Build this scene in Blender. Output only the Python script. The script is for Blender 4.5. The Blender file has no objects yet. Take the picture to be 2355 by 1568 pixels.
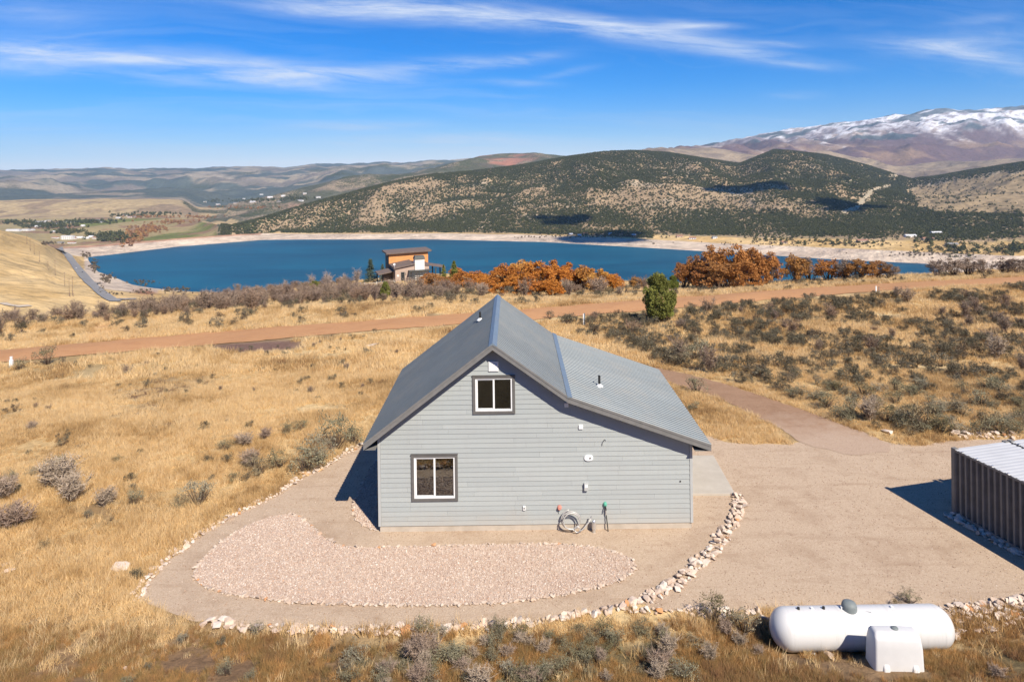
import bpy, bmesh, math, random
import numpy as np
from mathutils import Vector, Matrix

# ------------------------------------------------------------------ scene, camera, light
SC = bpy.context.scene
COL = SC.collection
R = math.radians
rng = np.random.default_rng(7)
random.seed(7)
CAMZ = 13.0
F = 1602.0            # focal length, in units of a 2354 wide picture
U0, V0, ROLL = 1177.0, 367.0, 0.0130

cam = bpy.data.cameras.new('camera')
cam.sensor_width = 36.0
cam.lens = 36.0 * F / 2354.0
cam.shift_y = -(784.0 - V0) / 2354.0
cam.clip_start = 0.5
cam.clip_end = 60000
cam_o = bpy.data.objects.new('camera', cam)
cam_o.location = (0, 0, CAMZ)
cam_o.rotation_euler = (Matrix.Rotation(R(90), 3, 'X') @ Matrix.Rotation(-math.atan(ROLL), 3, 'Z')).to_euler()
COL.objects.link(cam_o)
SC.camera = cam_o

SUN = Vector((0.50, -0.82, 0.93)).normalized()      # towards the sun
sun_el = math.asin(SUN.z)
sun_az = math.atan2(SUN.x, SUN.y)
sl = bpy.data.lights.new('sun', 'SUN')
sl.energy = 4.6
sl.angle = R(0.53)
sl.color = (1.0, 0.90, 0.765)
so = bpy.data.objects.new('sun', sl)
so.rotation_euler = SUN.to_track_quat('Z', 'Y').to_euler()
so.location = (20, -30, 60)
COL.objects.link(so)

SC.view_settings.view_transform = 'Standard'
SC.view_settings.look = 'None'
SC.view_settings.gamma = 1
SC.view_settings.exposure = 0.68
SC.view_settings.use_curve_mapping = False
SC.render.engine = 'CYCLES'
SC.cycles.max_bounces = 6
SC.cycles.diffuse_bounces = 2
SC.cycles.glossy_bounces = 2
SC.cycles.transmission_bounces = 4
SC.cycles.transparent_max_bounces = 8
SC.cycles.volume_bounces = 0
SC.cycles.use_denoising = True

# ---- node helpers
class NT:
    def __init__(s, tree): s.t = tree; s.n = tree.nodes; s.l = tree.links
    def add(s, typ, **kw):
        n = s.n.new(typ)
        for k, v in kw.items():
            if k == 'ins':
                for i, x in v.items():
                    if isinstance(x, bpy.types.NodeSocket): s.l.new(x, n.inputs[i])
                    else: n.inputs[i].default_value = x
            else: setattr(n, k, v)
        return n
    def math(s, op, a, b=None, c=None, clamp=False):
        n = s.n.new('ShaderNodeMath'); n.operation = op; n.use_clamp = clamp
        for i, x in enumerate((a, b, c)):
            if x is None: continue
            if isinstance(x, bpy.types.NodeSocket): s.l.new(x, n.inputs[i])
            else: n.inputs[i].default_value = x
        return n.outputs[0]
    def mix(s, fac, a, b, blend='MIX'):
        n = s.n.new('ShaderNodeMix'); n.data_type = 'RGBA'; n.blend_type = blend
        for i, x in ((0, fac), (6, a), (7, b)):
            if isinstance(x, bpy.types.NodeSocket): s.l.new(x, n.inputs[i])
            else: n.inputs[i].default_value = x if i == 0 else (*x[:3], 1)
        return n.outputs[2]
    def noise(s, scale, detail=4, rough=0.55, vec=None, dist=0.0, dim='3D'):
        n = s.n.new('ShaderNodeTexNoise'); n.noise_dimensions = dim
        n.inputs['Scale'].default_value = scale; n.inputs['Detail'].default_value = detail
        n.inputs['Roughness'].default_value = rough; n.inputs['Distortion'].default_value = dist
        if vec is not None: s.l.new(vec, n.inputs['Vector'])
        return n.outputs['Fac']
    def ramp(s, fac, stops, interp='LINEAR'):
        n = s.n.new('ShaderNodeValToRGB'); s.l.new(fac, n.inputs[0]); n.color_ramp.interpolation = interp
        e = n.color_ramp.elements
        while len(e) < len(stops): e.new(0.5)
        for i, (p, c) in enumerate(stops):
            e[i].position = p
            e[i].color = (c, c, c, 1) if isinstance(c, (int, float)) else (*c[:3], 1)
        return n.outputs[0]

# ---- sky: physical sky + thin cirrus
W = bpy.data.worlds.new('World'); SC.world = W; W.use_nodes = True
t = NT(W.node_tree)
for n in list(t.n): t.n.remove(n)
sky = t.add('ShaderNodeTexSky', sky_type='NISHITA', sun_disc=False)
sky.sun_elevation = sun_el; sky.sun_rotation = sun_az
sky.altitude = 1900; sky.air_density = 1.0; sky.dust_density = 0.15; sky.ozone_density = 3.0
tint = t.mix(1.0, sky.outputs[0], (0.29, 0.71, 1.24), 'MULTIPLY')
hs = t.add('ShaderNodeHueSaturation', ins={0: 0.5, 1: 1.12, 2: 1.0, 4: tint})
tc = t.add('ShaderNodeTexCoord')
sep = t.add('ShaderNodeSeparateXYZ', ins={0: tc.outputs['Generated']})
x, y, z = sep.outputs
zc = t.math('MAXIMUM', z, 0.02)
hz = t.math('ADD', zc, 0.10)
# plane of the cirrus deck
cx = t.math('DIVIDE', x, hz); cy = t.math('DIVIDE', y, hz)
def vec(a, b, c=0.0): return t.add('ShaderNodeCombineXYZ', ins={0: a, 1: b, 2: c}).outputs[0]
warp = t.noise(0.7, 3, 0.5, vec(cx, cy))
cyw = t.math('ADD', cy, t.math('MULTIPLY', t.math('SUBTRACT', warp, 0.5), 1.6))
cyt = t.math('ADD', cyw, t.math('MULTIPLY', cx, -0.30))
fib = t.noise(1.0, 8, 0.62, vec(t.math('MULTIPLY', cx, 0.55), t.math('MULTIPLY', cyt, 2.4), 3.7), 0.35)
big = t.noise(1.0, 4, 0.55, vec(t.math('MULTIPLY', cx, 0.22), t.math('MULTIPLY', cyt, 0.62), 11.3))
d = t.math('ADD', t.math('MULTIPLY', fib, 0.75), t.math('MULTIPLY', big, 0.85))
cl = t.ramp(d, [(0.0, 0.0), (0.80, 0.0), (0.93, 0.42), (1.0, 0.72)])
# streaks: elevation ~ tangent, azimuth ~ x/y
az = t.math('DIVIDE', x, t.math('MAXIMUM', y, 0.05)); el = t.math('DIVIDE', z, t.math('MAXIMUM', y, 0.05))
wv = t.math('MULTIPLY', t.math('SUBTRACT', t.noise(2.2, 3, 0.5, vec(t.math('MULTIPLY', az, 2.0), t.math('MULTIPLY', el, 5.0))), 0.5), 0.018)
elw = t.math('ADD', el, wv)
fine = t.noise(1.0, 10, 0.70, vec(t.math('MULTIPLY', az, 5.0), t.math('MULTIPLY', t.math('SUBTRACT', el, t.math('MULTIPLY', az, -0.07)), 42.0), 1.1), 0.4)
fine = t.ramp(fine, [(0.37, 0.0), (0.72, 1.0)])
front = t.math('GREATER_THAN', y, 0.05)
acc = None
def streak(u, v, half_u, half_v, slope, gain):
    global acc
    a0 = (u - U0) / F; e0 = -(v - V0 + ROLL * (u - U0)) / F
    da = t.math('DIVIDE', t.math('SUBTRACT', az, a0), half_u / F)
    de = t.math('DIVIDE', t.math('SUBTRACT', t.math('SUBTRACT', elw, e0), t.math('MULTIPLY', t.math('SUBTRACT', az, a0), -slope)), 1.35 * half_v / F)
    r2 = t.math('ADD', t.math('MULTIPLY', da, da), t.math('MULTIPLY', de, de))
    g = t.math('MULTIPLY', t.math('EXPONENT', t.math('MULTIPLY', r2, -1.0)), gain)
    acc = g if acc is None else t.math('ADD', acc, g)
for a_ in ((760, 12, 190, 18, .05, .8), (980, 28, 210, 21, .07, .95), (1250, 48, 230, 17, .10, 1.0), (1480, 80, 190, 19, .14, .95), (1700, 122, 150, 14, .15, .7), (1860, 148, 100, 7, .07, .5),
           (60, 128, 150, 27, .02, .85), (210, 122, 210, 12, .06, .8), (420, 140, 190, 9, .04, .75), (430, 176, 230, 14, .06, .8), (640, 172, 190, 17, .10, .9), (690, 197, 90, 6, .10, .6), (800, 176, 180, 10, .08, .6),
           (980, 155, 230, 12, -.06, .75), (1180, 140, 100, 8, -.12, .5), (1595, 58, 100, 8, .04, .75), (1800, 101, 80, 5, .08, .5), (2150, 112, 160, 16, .12, .7), (2290, 142, 130, 15, .2, .8), (2270, 95, 120, 13, 0, .45),
           (800, 288, 155, 9, 0, .75), (1000, 324, 230, 11, .02, .8), (750, 326, 150, 7, 0, .5), (1120, 346, 260, 15, .02, .6), (60, 30, 130, 15, .05, .4), (2290, 40, 100, 8, -.12, .35), (1190, 191, 80, 6, .06, .5), (1310, 166, 60, 6, -.15, .4), (1830, 222, 60, 7, 0, .3), (120, 335, 200, 14, 0, .5), (420, 345, 220, 10, 0, .4)):
    streak(*a_)
st = t.math('MULTIPLY', t.math('MULTIPLY', acc, t.math('ADD', t.math('MULTIPLY', fine, 0.78), 0.11)), front)
cloud = t.math('MINIMUM', t.math('ADD', st, t.math('MULTIPLY', cl, 0.22)), 0.85)
glow = t.math('MULTIPLY', t.math('EXPONENT', t.math('MULTIPLY', t.math('MAXIMUM', z, 0.0), -30.0)), 1.0)
skyh = t.mix(glow, hs.outputs[0], (8.2, 9.2, 10.2))
skyc = t.mix(cloud, skyh, (7.6, 8.3, 9.5))
bg = t.add('ShaderNodeBackground', ins={0: skyc, 1: 0.066})
t.add('ShaderNodeOutputWorld', ins={0: bg.outputs[0]})

# ------------------------------------------------------------------ picture <-> place
def ray(u, v):
    du, dv = u - U0, v - V0
    return (du - ROLL * dv) / F, (dv + ROLL * du) / F     # x per metre ahead, metres down per metre ahead
def proj(X, Y, Z):
    xs = X / Y * F; ys = (CAMZ - Z) / Y * F
    k = 1 + ROLL * ROLL
    return U0 + (xs + ROLL * ys) / k, V0 + (ys - ROLL * xs) / k
def at_y(u, v, Y):
    a, b = ray(u, v); return (a * Y, Y, CAMZ - b * Y)
def at_z(u, v, z):
    a, b = ray(u, v); Y = (CAMZ - z) / b; return (a * Y, Y, z)

def _h(ix, iy, s):
    n = (ix.astype(np.int64) * 374761393 + iy.astype(np.int64) * 668265263 + s * 974634541) & 0xffffffff
    n = ((n ^ (n >> 13)) * 1274126177) & 0xffffffff
    return ((n ^ (n >> 16)) & 0xffff) / 65535.0
def vnoise(x, y, s=0):
    x = np.asarray(x, float); y = np.asarray(y, float)
    ix = np.floor(x); iy = np.floor(y); fx = x - ix; fy = y - iy
    fx = fx * fx * (3 - 2 * fx); fy = fy * fy * (3 - 2 * fy)
    a = _h(ix, iy, s); b = _h(ix + 1, iy, s); c = _h(ix, iy + 1, s); dd = _h(ix + 1, iy + 1, s)
    return (a * (1 - fx) + b * fx) * (1 - fy) + (c * (1 - fx) + dd * fx) * fy
def fbm(x, y, s=0, o=4, g=0.5):
    v = 0; a = 1; n = 0
    for i in range(o):
        v = v + a * vnoise(x, y, s + i * 17); n += a; a *= g; x = x * 2.03 + 5.1; y = y * 2.03 + 1.7
    return v / n
def ridged(x, y, s=0, o=5):
    v = 0; a = 1; n = 0
    for i in range(o):
        v = v + a * (1 - np.abs(2 * vnoise(x, y, s + i * 13) - 1)); n += a; a *= 0.5; x = x * 2.1 + 3.3; y = y * 2.1 + 9.2
    return v / n
def sstep(a, b, x):
    t = np.clip((x - a) / (b - a), 0, 1); return t * t * (3 - 2 * t)

BROW_A = [-1.2, -.73, -.6, -.5, -.42, -.3, -.2, -.12, 0, .1, .2, .3, .45, .73, 1.2]
BROW_Y = [72, 80, 88, 106, 135, 170, 205, 222, 195, 152, 128, 116, 108, 106, 106]
def ground(X, Y):
    X = np.asarray(X, float); Y = np.asarray(Y, float)
    z = np.interp(Y, [-400, -60, 0, 15, 18.4, 34, 60, 75, 120, 200, 400], [34, 20, 4.5, 0.75, 0, 0, -1.9, -2.6, -9.6, -20.2, -47])
    z = z - np.clip(-X - 20, 0, 90) * 0.045 * sstep(28, 60, Y) + np.clip(X - 12, 0, 90) * 0.04 * sstep(50, 95, Y)
    z = z - 0.33 * np.exp(-(((X - 9.2) / 4.2) ** 4 + ((Y - 18.9) / 0.75) ** 2))
    br = np.interp(X / np.maximum(Y, 1), BROW_A, BROW_Y)
    over = np.maximum(Y - br, 0)
    z = z - 0.62 * over * over / (over + 22)
    far = sstep(30, 60, Y)
    z = z + far * (fbm(X / 14, Y / 14, 3, 3) - 0.5) * 0.9
    return z
def hit(u, v, fn=ground):
    a, b = ray(u, v)
    Y = np.arange(8, 420, 0.05)
    zz = CAMZ - b * Y; g = fn(a * Y, Y)
    k = np.argmax(zz < g) if (zz < g).any() else np.argmin(np.where(Y < 240, (zz - g) / Y, 9))
    return (a * Y[k], Y[k], float(g[k]))
def hits(pts, fn=ground): return [hit(u, v, fn) for u, v in pts]
def inpoly(P, x, y):
    P = np.asarray(P); x = np.asarray(x); y = np.asarray(y)
    r = np.zeros(x.shape, bool); n = len(P); j = n - 1
    for i in range(n):
        xi, yi = P[i][0], P[i][1]; xj, yj = P[j][0], P[j][1]
        c = ((yi > y) != (yj > y)) & (x < (xj - xi) * (y - yi) / (yj - yi + 1e-12) + xi)
        r ^= c; j = i
    return r

# ------------------------------------------------------------------ object helpers
def prop(o, label=None, cat=None, group=None, kind=None):
    if label: o['label'] = label
    if cat: o['category'] = cat
    if group: o['group'] = group
    if kind: o['kind'] = kind
    return o
def link(o, parent=None):
    COL.objects.link(o)
    if parent is not None: o.parent = parent
    return o
def empty(name, loc=(0, 0, 0), rz=0.0):
    o = bpy.data.objects.new(name, None); o.location = loc; o.rotation_euler = (0, 0, rz); o.empty_display_size = 0.3
    return link(o)
def mesh_np(name, V, Fc, mat=None, smooth=False, col=None):
    """V (n,3), Fc (m,3) or (m,4) int arrays"""
    V = np.asarray(V, np.float32); Fc = np.asarray(Fc, np.int32)
    me = bpy.data.meshes.new(name)
    k = Fc.shape[1]
    me.vertices.add(len(V)); me.vertices.foreach_set('co', V.ravel())
    me.loops.add(Fc.size); me.loops.foreach_set('vertex_index', Fc.ravel())
    me.polygons.add(len(Fc)); me.polygons.foreach_set('loop_start', np.arange(0, Fc.size, k, dtype=np.int32))
    me.polygons.foreach_set('use_smooth', np.full(len(Fc), smooth))
    me.update(calc_edges=True)
    if col is not None:
        a = me.color_attributes.new('Col', 'FLOAT_COLOR', 'POINT')
        c = np.ones((len(V), 4), np.float32); c[:, :col.shape[1]] = col
        a.data.foreach_set('color', c.ravel())
    if mat is not None: me.materials.append(mat)
    return me
class MB:
    """collects boxes, tubes and sheets into one mesh"""
    def __init__(s): s.v = []; s.f = []
    def quad(s, *p):
        b = len(s.v); s.v += [tuple(q) for q in p]; s.f.append(tuple(range(b, b + len(p)))); return s
    def hexa(s, b4, t4):
        b = len(s.v); s.v += [tuple(q) for q in b4] + [tuple(q) for q in t4]
        for q in ((0, 3, 2, 1), (4, 5, 6, 7), (0, 1, 5, 4), (1, 2, 6, 5), (2, 3, 7, 6), (3, 0, 4, 7)): s.f.append(tuple(b + i for i in q))
        return s
    def box(s, x0, x1, y0, y1, z0, z1):
        return s.hexa([(x0, y0, z0), (x1, y0, z0), (x1, y1, z0), (x0, y1, z0)], [(x0, y0, z1), (x1, y0, z1), (x1, y1, z1), (x0, y1, z1)])
    def tube(s, pts, r, n=8, cap=True):
        pts = [Vector(p) for p in pts]; rr = r if isinstance(r, (list, tuple)) else [r] * len(pts)
        b = len(s.v); up = Vector((0, 0, 1))
        for i, p in enumerate(pts):
            d = (pts[min(i + 1, len(pts) - 1)] - pts[max(i - 1, 0)]).normalized()
            a = d.cross(up)
            if a.length < 0.05: a = d.cross(Vector((1, 0, 0)))
            a.normalize(); c = d.cross(a)
            for k in range(n):
                w = 2 * math.pi * k / n; s.v.append(tuple(p + (a * math.cos(w) + c * math.sin(w)) * rr[i]))
        for i in range(len(pts) - 1):
            for k in range(n):
                k2 = (k + 1) % n
                s.f.append((b + i * n + k, b + i * n + k2, b + (i + 1) * n + k2, b + (i + 1) * n + k))
        if cap:
            s.f.append(tuple(b + k for k in range(n))); s.f.append(tuple(b + (len(pts) - 1) * n + k for k in reversed(range(n))))
        return s
    def prism(s, poly, y0, y1):
        """poly in x,z extruded along y"""
        n = len(poly); b = len(s.v)
        s.v += [(p[0], y0, p[1]) for p in poly] + [(p[0], y1, p[1]) for p in poly]
        s.f.append(tuple(b + i for i in range(n))); s.f.append(tuple(b + n + i for i in reversed(range(n))))
        for i in range(n):
            j = (i + 1) % n; s.f.append((b + i, b + n + i, b + n + j, b + j))
        return s
    def lathe(s, prof, n=20, axis='z', o=(0, 0, 0)):
        b = len(s.v)
        for r, h in prof:
            for k in range(n):
                w = 2 * math.pi * k / n; c, q = r * math.cos(w), r * math.sin(w)
                s.v.append((o[0] + h, o[1] + c, o[2] + q) if axis == 'x' else (o[0] + c, o[1] + q, o[2] + h) if axis == 'z' else (o[0] + c, o[1] + h, o[2] + q))
        for i in range(len(prof) - 1):
            for k in range(n):
                k2 = (k + 1) % n; s.f.append((b + i * n + k, b + i * n + k2, b + (i + 1) * n + k2, b + (i + 1) * n + k))
        return s
    def build(s, name, mat, parent=None, smooth=False, bevel=0.0, fix=True):
        me = bpy.data.meshes.new(name); me.from_pydata(s.v, [], s.f)
        if fix:
            bm = bmesh.new(); bm.from_mesh(me); bmesh.ops.recalc_face_normals(bm, faces=bm.faces); bm.to_mesh(me); bm.free()
        if mat is not None: me.materials.append(mat)
        if smooth: me.polygons.foreach_set('use_smooth', [True] * len(me.polygons))
        o = bpy.data.objects.new(name, me)
        if bevel:
            m = o.modifiers.new('bevel', 'BEVEL'); m.width = bevel; m.segments = 2; m.limit_method = 'ANGLE'
        return link(o, parent)
def dup(o, parent=None):
    c = o.copy(); link(c, parent)
    for ch in o.children: dup(ch, c)
    return c

_protos = {}
def scatter(name, pts, sc, rot, idx, protos, mat_slot=None):
    """stuff: one object of points, each carrying one of the prototype meshes"""
    key = tuple(p.name for p in protos)
    if key not in _protos:
        cc = bpy.data.collections.new('kinds_' + name)
        for p in protos: cc.objects.link(p)
        _protos[key] = cc
    cc = _protos[key]
    me = bpy.data.meshes.new(name); me.vertices.add(len(pts)); me.vertices.foreach_set('co', np.asarray(pts, np.float32).ravel())
    for nm, ty, arr in (('sc', 'FLOAT_VECTOR', sc), ('ro', 'FLOAT_VECTOR', rot), ('ix', 'INT', idx)):
        a = me.attributes.new(nm, ty, 'POINT')
        a.data.foreach_set('vector' if ty == 'FLOAT_VECTOR' else 'value', np.ascontiguousarray(arr, np.int32 if ty == 'INT' else np.float32).ravel())
    o = bpy.data.objects.new(name, me); link(o)
    ng = bpy.data.node_groups.new(name, 'GeometryNodeTree')
    ng.interface.new_socket('Geometry', in_out='INPUT', socket_type='NodeSocketGeometry')
    ng.interface.new_socket('Geometry', in_out='OUTPUT', socket_type='NodeSocketGeometry')
    g = NT(ng)
    gi = g.add('NodeGroupInput'); go = g.add('NodeGroupOutput')
    ci = g.add('GeometryNodeCollectionInfo'); ci.inputs[0].default_value = cc; ci.inputs[1].default_value = True; ci.inputs[2].default_value = True
    def na(nm, ty):
        n = g.add('GeometryNodeInputNamedAttribute', data_type=ty); n.inputs[0].default_value = nm; return n.outputs[0]
    e2r = g.add('FunctionNodeEulerToRotation'); g.l.new(na('ro', 'FLOAT_VECTOR'), e2r.inputs[0])
    ip = g.add('GeometryNodeInstanceOnPoints')
    g.l.new(gi.outputs[0], ip.inputs['Points']); g.l.new(ci.outputs[0], ip.inputs['Instance'])
    ip.inputs['Pick Instance'].default_value = True
    g.l.new(na('ix', 'INT'), ip.inputs['Instance Index']); g.l.new(e2r.outputs[0], ip.inputs['Rotation']); g.l.new(na('sc', 'FLOAT_VECTOR'), ip.inputs['Scale'])
    g.l.new(ip.outputs[0], go.inputs[0])
    m = o.modifiers.new('scatter', 'NODES'); m.node_group = ng
    o['kind'] = 'stuff'
    return o
def proto(name, me): return bpy.data.objects.new(name, me)

# ------------------------------------------------------------------ materials
def mat(name, base=None, rough=0.8, metal=0.0, spec=0.3):
    m = bpy.data.materials.new(name); m.use_nodes = True
    T = NT(m.node_tree); b = T.n['Principled BSDF']
    b.inputs['Roughness'].default_value = rough; b.inputs['Metallic'].default_value = metal; b.inputs['Specular IOR Level'].default_value = spec
    if base is not None: b.inputs['Base Color'].default_value = (*base, 1)
    return m, T, b
def mottled(name, c1, c2, scale=8, rough=0.8, metal=0.0, bump=0.0, bscale=60, spec=0.3, obj=True, detail=5):
    m, T, b = mat(name, None, rough, metal, spec)
    tcn = T.add('ShaderNodeTexCoord'); v = tcn.outputs['Object' if obj else 'Generated']
    f = T.ramp(T.noise(scale, detail, 0.6, v), [(0.3, 0.0), (0.7, 1.0)])
    T.l.new(T.mix(f, c1, c2), b.inputs['Base Color'])
    if bump:
        bn = T.add('ShaderNodeBump', ins={0: bump, 1: 0.02, 'Height': T.noise(bscale, 4, 0.6, v)})
        T.l.new(bn.outputs[0], b.inputs['Normal'])
    return m
def randmat(name, stops, rough=0.9, nscale=4.0, namp=0.35, transl=0.0, spec=0.15, patch=0.0, pscale=0.3):
    """colour differs from piece to piece (object random) and within each piece"""
    m, T, b = mat(name, None, rough, 0, spec)
    oi = T.add('ShaderNodeObjectInfo'); tcn = T.add('ShaderNodeTexCoord')
    fac = oi.outputs['Random']
    if patch:
        pn = T.ramp(T.noise(pscale, 4, 0.6, oi.outputs['Location']), [(0.3, 0.0), (0.7, 1.0)])
        fac = T.math('ADD', T.math('MULTIPLY', fac, 1 - patch), T.math('MULTIPLY', pn, patch))
    c = T.ramp(fac, stops)
    n = T.math('ADD', T.math('MULTIPLY', T.noise(nscale, 3, 0.6, tcn.outputs['Object']), 2.6 * namp), 1 - 1.3 * namp)
    c = T.mix(1.0, c, n, 'MULTIPLY')
    T.l.new(c, b.inputs['Base Color'])
    if transl:
        tr = T.add('ShaderNodeBsdfTranslucent'); T.l.new(c, tr.inputs[0])
        mx = T.add('ShaderNodeMixShader', ins={0: transl, 1: b.outputs[0], 2: tr.outputs[0]})
        T.l.new(mx.outputs[0], T.n['Material Output'].inputs[0])
    return m

# ------------------------------------------------------------------ far country: lake, dam, hills, mountains
WATER = -187.0
def IP(u, *pairs):
    return np.interp(u, [p[0] for p in pairs], [p[1] for p in pairs])
def down(u, v): return (v - V0 + ROLL * (u - U0)) / F        # metres down per metre ahead (x-roll term is negligible far away)
UC = np.arange(-520, 2900, 6.0)
nU = len(UC)
def z_of(v, Y): return CAMZ - down(UC, v) * Y
L = []       # list of (Y, z) per column, near to far
L.append((np.full(nU, 230.0), np.full(nU, -118.0)))
b_Y = IP(UC, (-520, 760), (0, 800), (200, 860), (300, 960), (450, 1040), (600, 1060), (2900, 1000))
b_z = IP(UC, (-520, -135), (0, -150), (200, -165), (300, -174), (420, -180), (600, -192), (2150, -205), (2354, -200), (2900, -190))
L.append((b_Y, b_z))
c_Y = IP(UC, (-520, 1000), (0, 1000), (100, 1060), (150, 1250), (192, 1495), (200, 1470), (215, 1321), (270, 1227), (300, 1171), (350, 1135), (420, 1105), (600, 1085), (2900, 1080))
c_z = IP(UC, (-520, -95), (0, -148), (100, -157), (150, -173), (192, WATER), (420, WATER - .3), (600, WATER - 6), (2150, WATER - 6), (2500, WATER + 2), (2900, WATER + 6))
L.append((c_Y, c_z))
lake_u = (UC > 192)
e_v = IP(UC, (195, 592), (260, 585), (400, 568), (600, 552), (700, 551), (1000, 551), (1250, 557), (1500, 571), (1700, 583), (1900, 596), (2130, 607), (2354, 614), (2900, 625))
e_z = np.full(nU, WATER + 0.0)
e_Y = (CAMZ - e_z) / down(UC, e_v)
hl_Y = IP(UC, (-520, 1300), (0, 1300), (100, 1380), (140, 1450), (195, 1515)); hl_z = IP(UC, (-520, -25), (0, -107), (60, -124), (100, -141), (140, -167), (195, WATER))
e_Y = np.where(lake_u, e_Y, hl_Y); e_z = np.where(lake_u, e_z, hl_z)
e_z = np.where(UC > 2130, WATER + IP(UC, (2130, 0), (2354, 5), (2900, 14)), e_z)
d_Y = (c_Y + e_Y) / 2
d_z = np.where(lake_u, WATER - IP(UC, (192, 0), (240, 6), (2080, 6), (2160, 0), (2900, 0)) + IP(UC, (2130, 0), (2354, 3), (2900, 9)), (c_z + e_z) / 2)
L.append((d_Y, d_z)); L.append((e_Y, e_z))
f_v = IP(UC, (130, 570), (330, 554), (500, 542), (600, 537), (700, 537), (850, 538), (1000, 536), (1250, 540), (1500, 551), (1700, 561), (1900, 569), (2100, 578), (2354, 588), (2900, 600))
f_z = IP(UC, (130, -174), (560, -174), (640, -179), (1400, -180), (1700, -178), (2354, -172), (2900, -165))
f_Y = (CAMZ - f_z) / down(UC, f_v)
f_Y = np.where(UC < 130, e_Y + 170, f_Y); f_z = np.where(UC < 130, e_z - 40, f_z)
f_Y = np.maximum(f_Y, e_Y + 25)
L.append((f_Y, f_z))
k_z = IP(UC, (-520, -160), (0, -190), (130, -207), (560, -207), (640, -177), (1500, -174), (2354, -160), (2900, -150))
k_Y = f_Y + IP(UC, (-520, 200), (130, 70), (560, 70), (700, 40), (1500, 50), (1900, 80), (2354, 110))
L.append((k_Y, k_z))
g_v = IP(UC, (-520, 500), (0, 500), (200, 497), (430, 497), (490, 515), (530, 522), (560, 514), (600, 504), (700, 472), (800, 446), (850, 432), (900, 420), (1000, 402), (1080, 395), (1200, 380), (1300, 362), (1370, 352), (1450, 347), (1530, 351), (1600, 362), (1700, 377), (1740, 361), (1780, 345), (1830, 349), (1900, 357), (1990, 380), (2060, 402), (2095, 413), (2140, 408), (2220, 394), (2354, 374), (2900, 330))
g_Y = IP(UC, (-520, 2950), (430, 2900), (500, 2150), (530, 1980), (700, 2300), (1000, 2800), (1450, 3300), (1780, 3500), (1950, 3500), (2100, 3250), (2250, 2950), (2354, 2800), (2900, 2700))
L.append((g_Y, z_of(g_v, g_Y)))
g2z = z_of(g_v, g_Y) - IP(UC, (-520, 0), (430, 0), (560, 50), (2900, 50))
L.append((g_Y + IP(UC, (-520, 60), (430, 60), (560, 420), (2900, 500)), g2z))
h_v = IP(UC, (-520, 440), (0, 462), (120, 460), (230, 459), (420, 461), (450, 480), (530, 472), (600, 456), (700, 430), (780, 412), (850, 402), (930, 399), (1000, 389), (1050, 377), (1100, 361), (1150, 353), (1230, 352), (1300, 360), (1400, 354), (1500, 346), (1570, 341), (1640, 340), (1690, 350), (1760, 366), (1850, 362), (1900, 345), (1950, 360), (2050, 385), (2150, 376), (2250, 371), (2354, 366), (2900, 345))
h_Y = IP(UC, (-520, 3350), (430, 3350), (540, 4300), (900, 5200), (2900, 5400))
L.append((h_Y, z_of(h_v, h_Y)))
L.append((h_Y + 500, z_of(h_v, h_Y) - IP(UC, (-520, 25), (450, 25), (900, 70), (2900, 60))))
m_v = IP(UC, (-520, 410), (0, 425), (100, 428), (180, 437), (280, 446), (400, 440), (520, 428), (640, 425), (760, 408), (900, 395), (1000, 385), (1300, 372), (1640, 362), (1800, 352), (2000, 345), (2200, 350), (2354, 345), (2900, 330))
m_Y = IP(UC, (-520, 5600), (500, 6200), (1000, 7000), (2900, 7000))
L.append((m_Y, z_of(m_v, m_Y)))
n_v = IP(UC, (-520, 404), (0, 409), (150, 404), (300, 411), (420, 405), (560, 408), (700, 398), (800, 393), (900, 388), (1000, 382), (1300, 375), (1640, 352), (1800, 332), (1900, 318), (2050, 300), (2150, 291), (2230, 287), (2354, 296), (2900, 280))
n_Y = m_Y + 1500
L.append((n_Y, z_of(n_v, n_Y)))
i_v = IP(UC, (-520, 392), (0, 393), (70, 393), (150, 390), (220, 388), (300, 391), (400, 387), (460, 390), (520, 386), (600, 385), (650, 388), (700, 382), (740, 379), (800, 378), (880, 373), (930, 379), (1010, 371), (1080, 365), (1150, 357), (1300, 365), (1500, 350), (1640, 333), (1700, 322), (1750, 310), (1800, 303), (1850, 298), (1900, 291), (1950, 283), (2000, 277), (2050, 270), (2110, 263), (2150, 254), (2180, 250), (2230, 256), (2300, 254), (2354, 251), (2900, 235))
i_Y = n_Y + IP(UC, (-520, 4200), (900, 3200), (1600, 1500), (2900, 1300))
L.append((i_Y, z_of(i_v, i_Y)))
L.append((i_Y + 2500, z_of(i_v, i_Y) - 420))
LY = np.stack([l[0] for l in L], 1); LZ = np.stack([l[1] for l in L], 1)
# smooth each layer a little across the view so that ridges do not show corners
kern = np.array([1, 2, 3, 2, 1.0]); kern /= kern.sum()
for k in (9, 10, 11, 12, 13, 14):
    LZ[:, k] = np.convolve(np.pad(LZ[:, k], 2, 'edge'), kern, 'valid')
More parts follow.
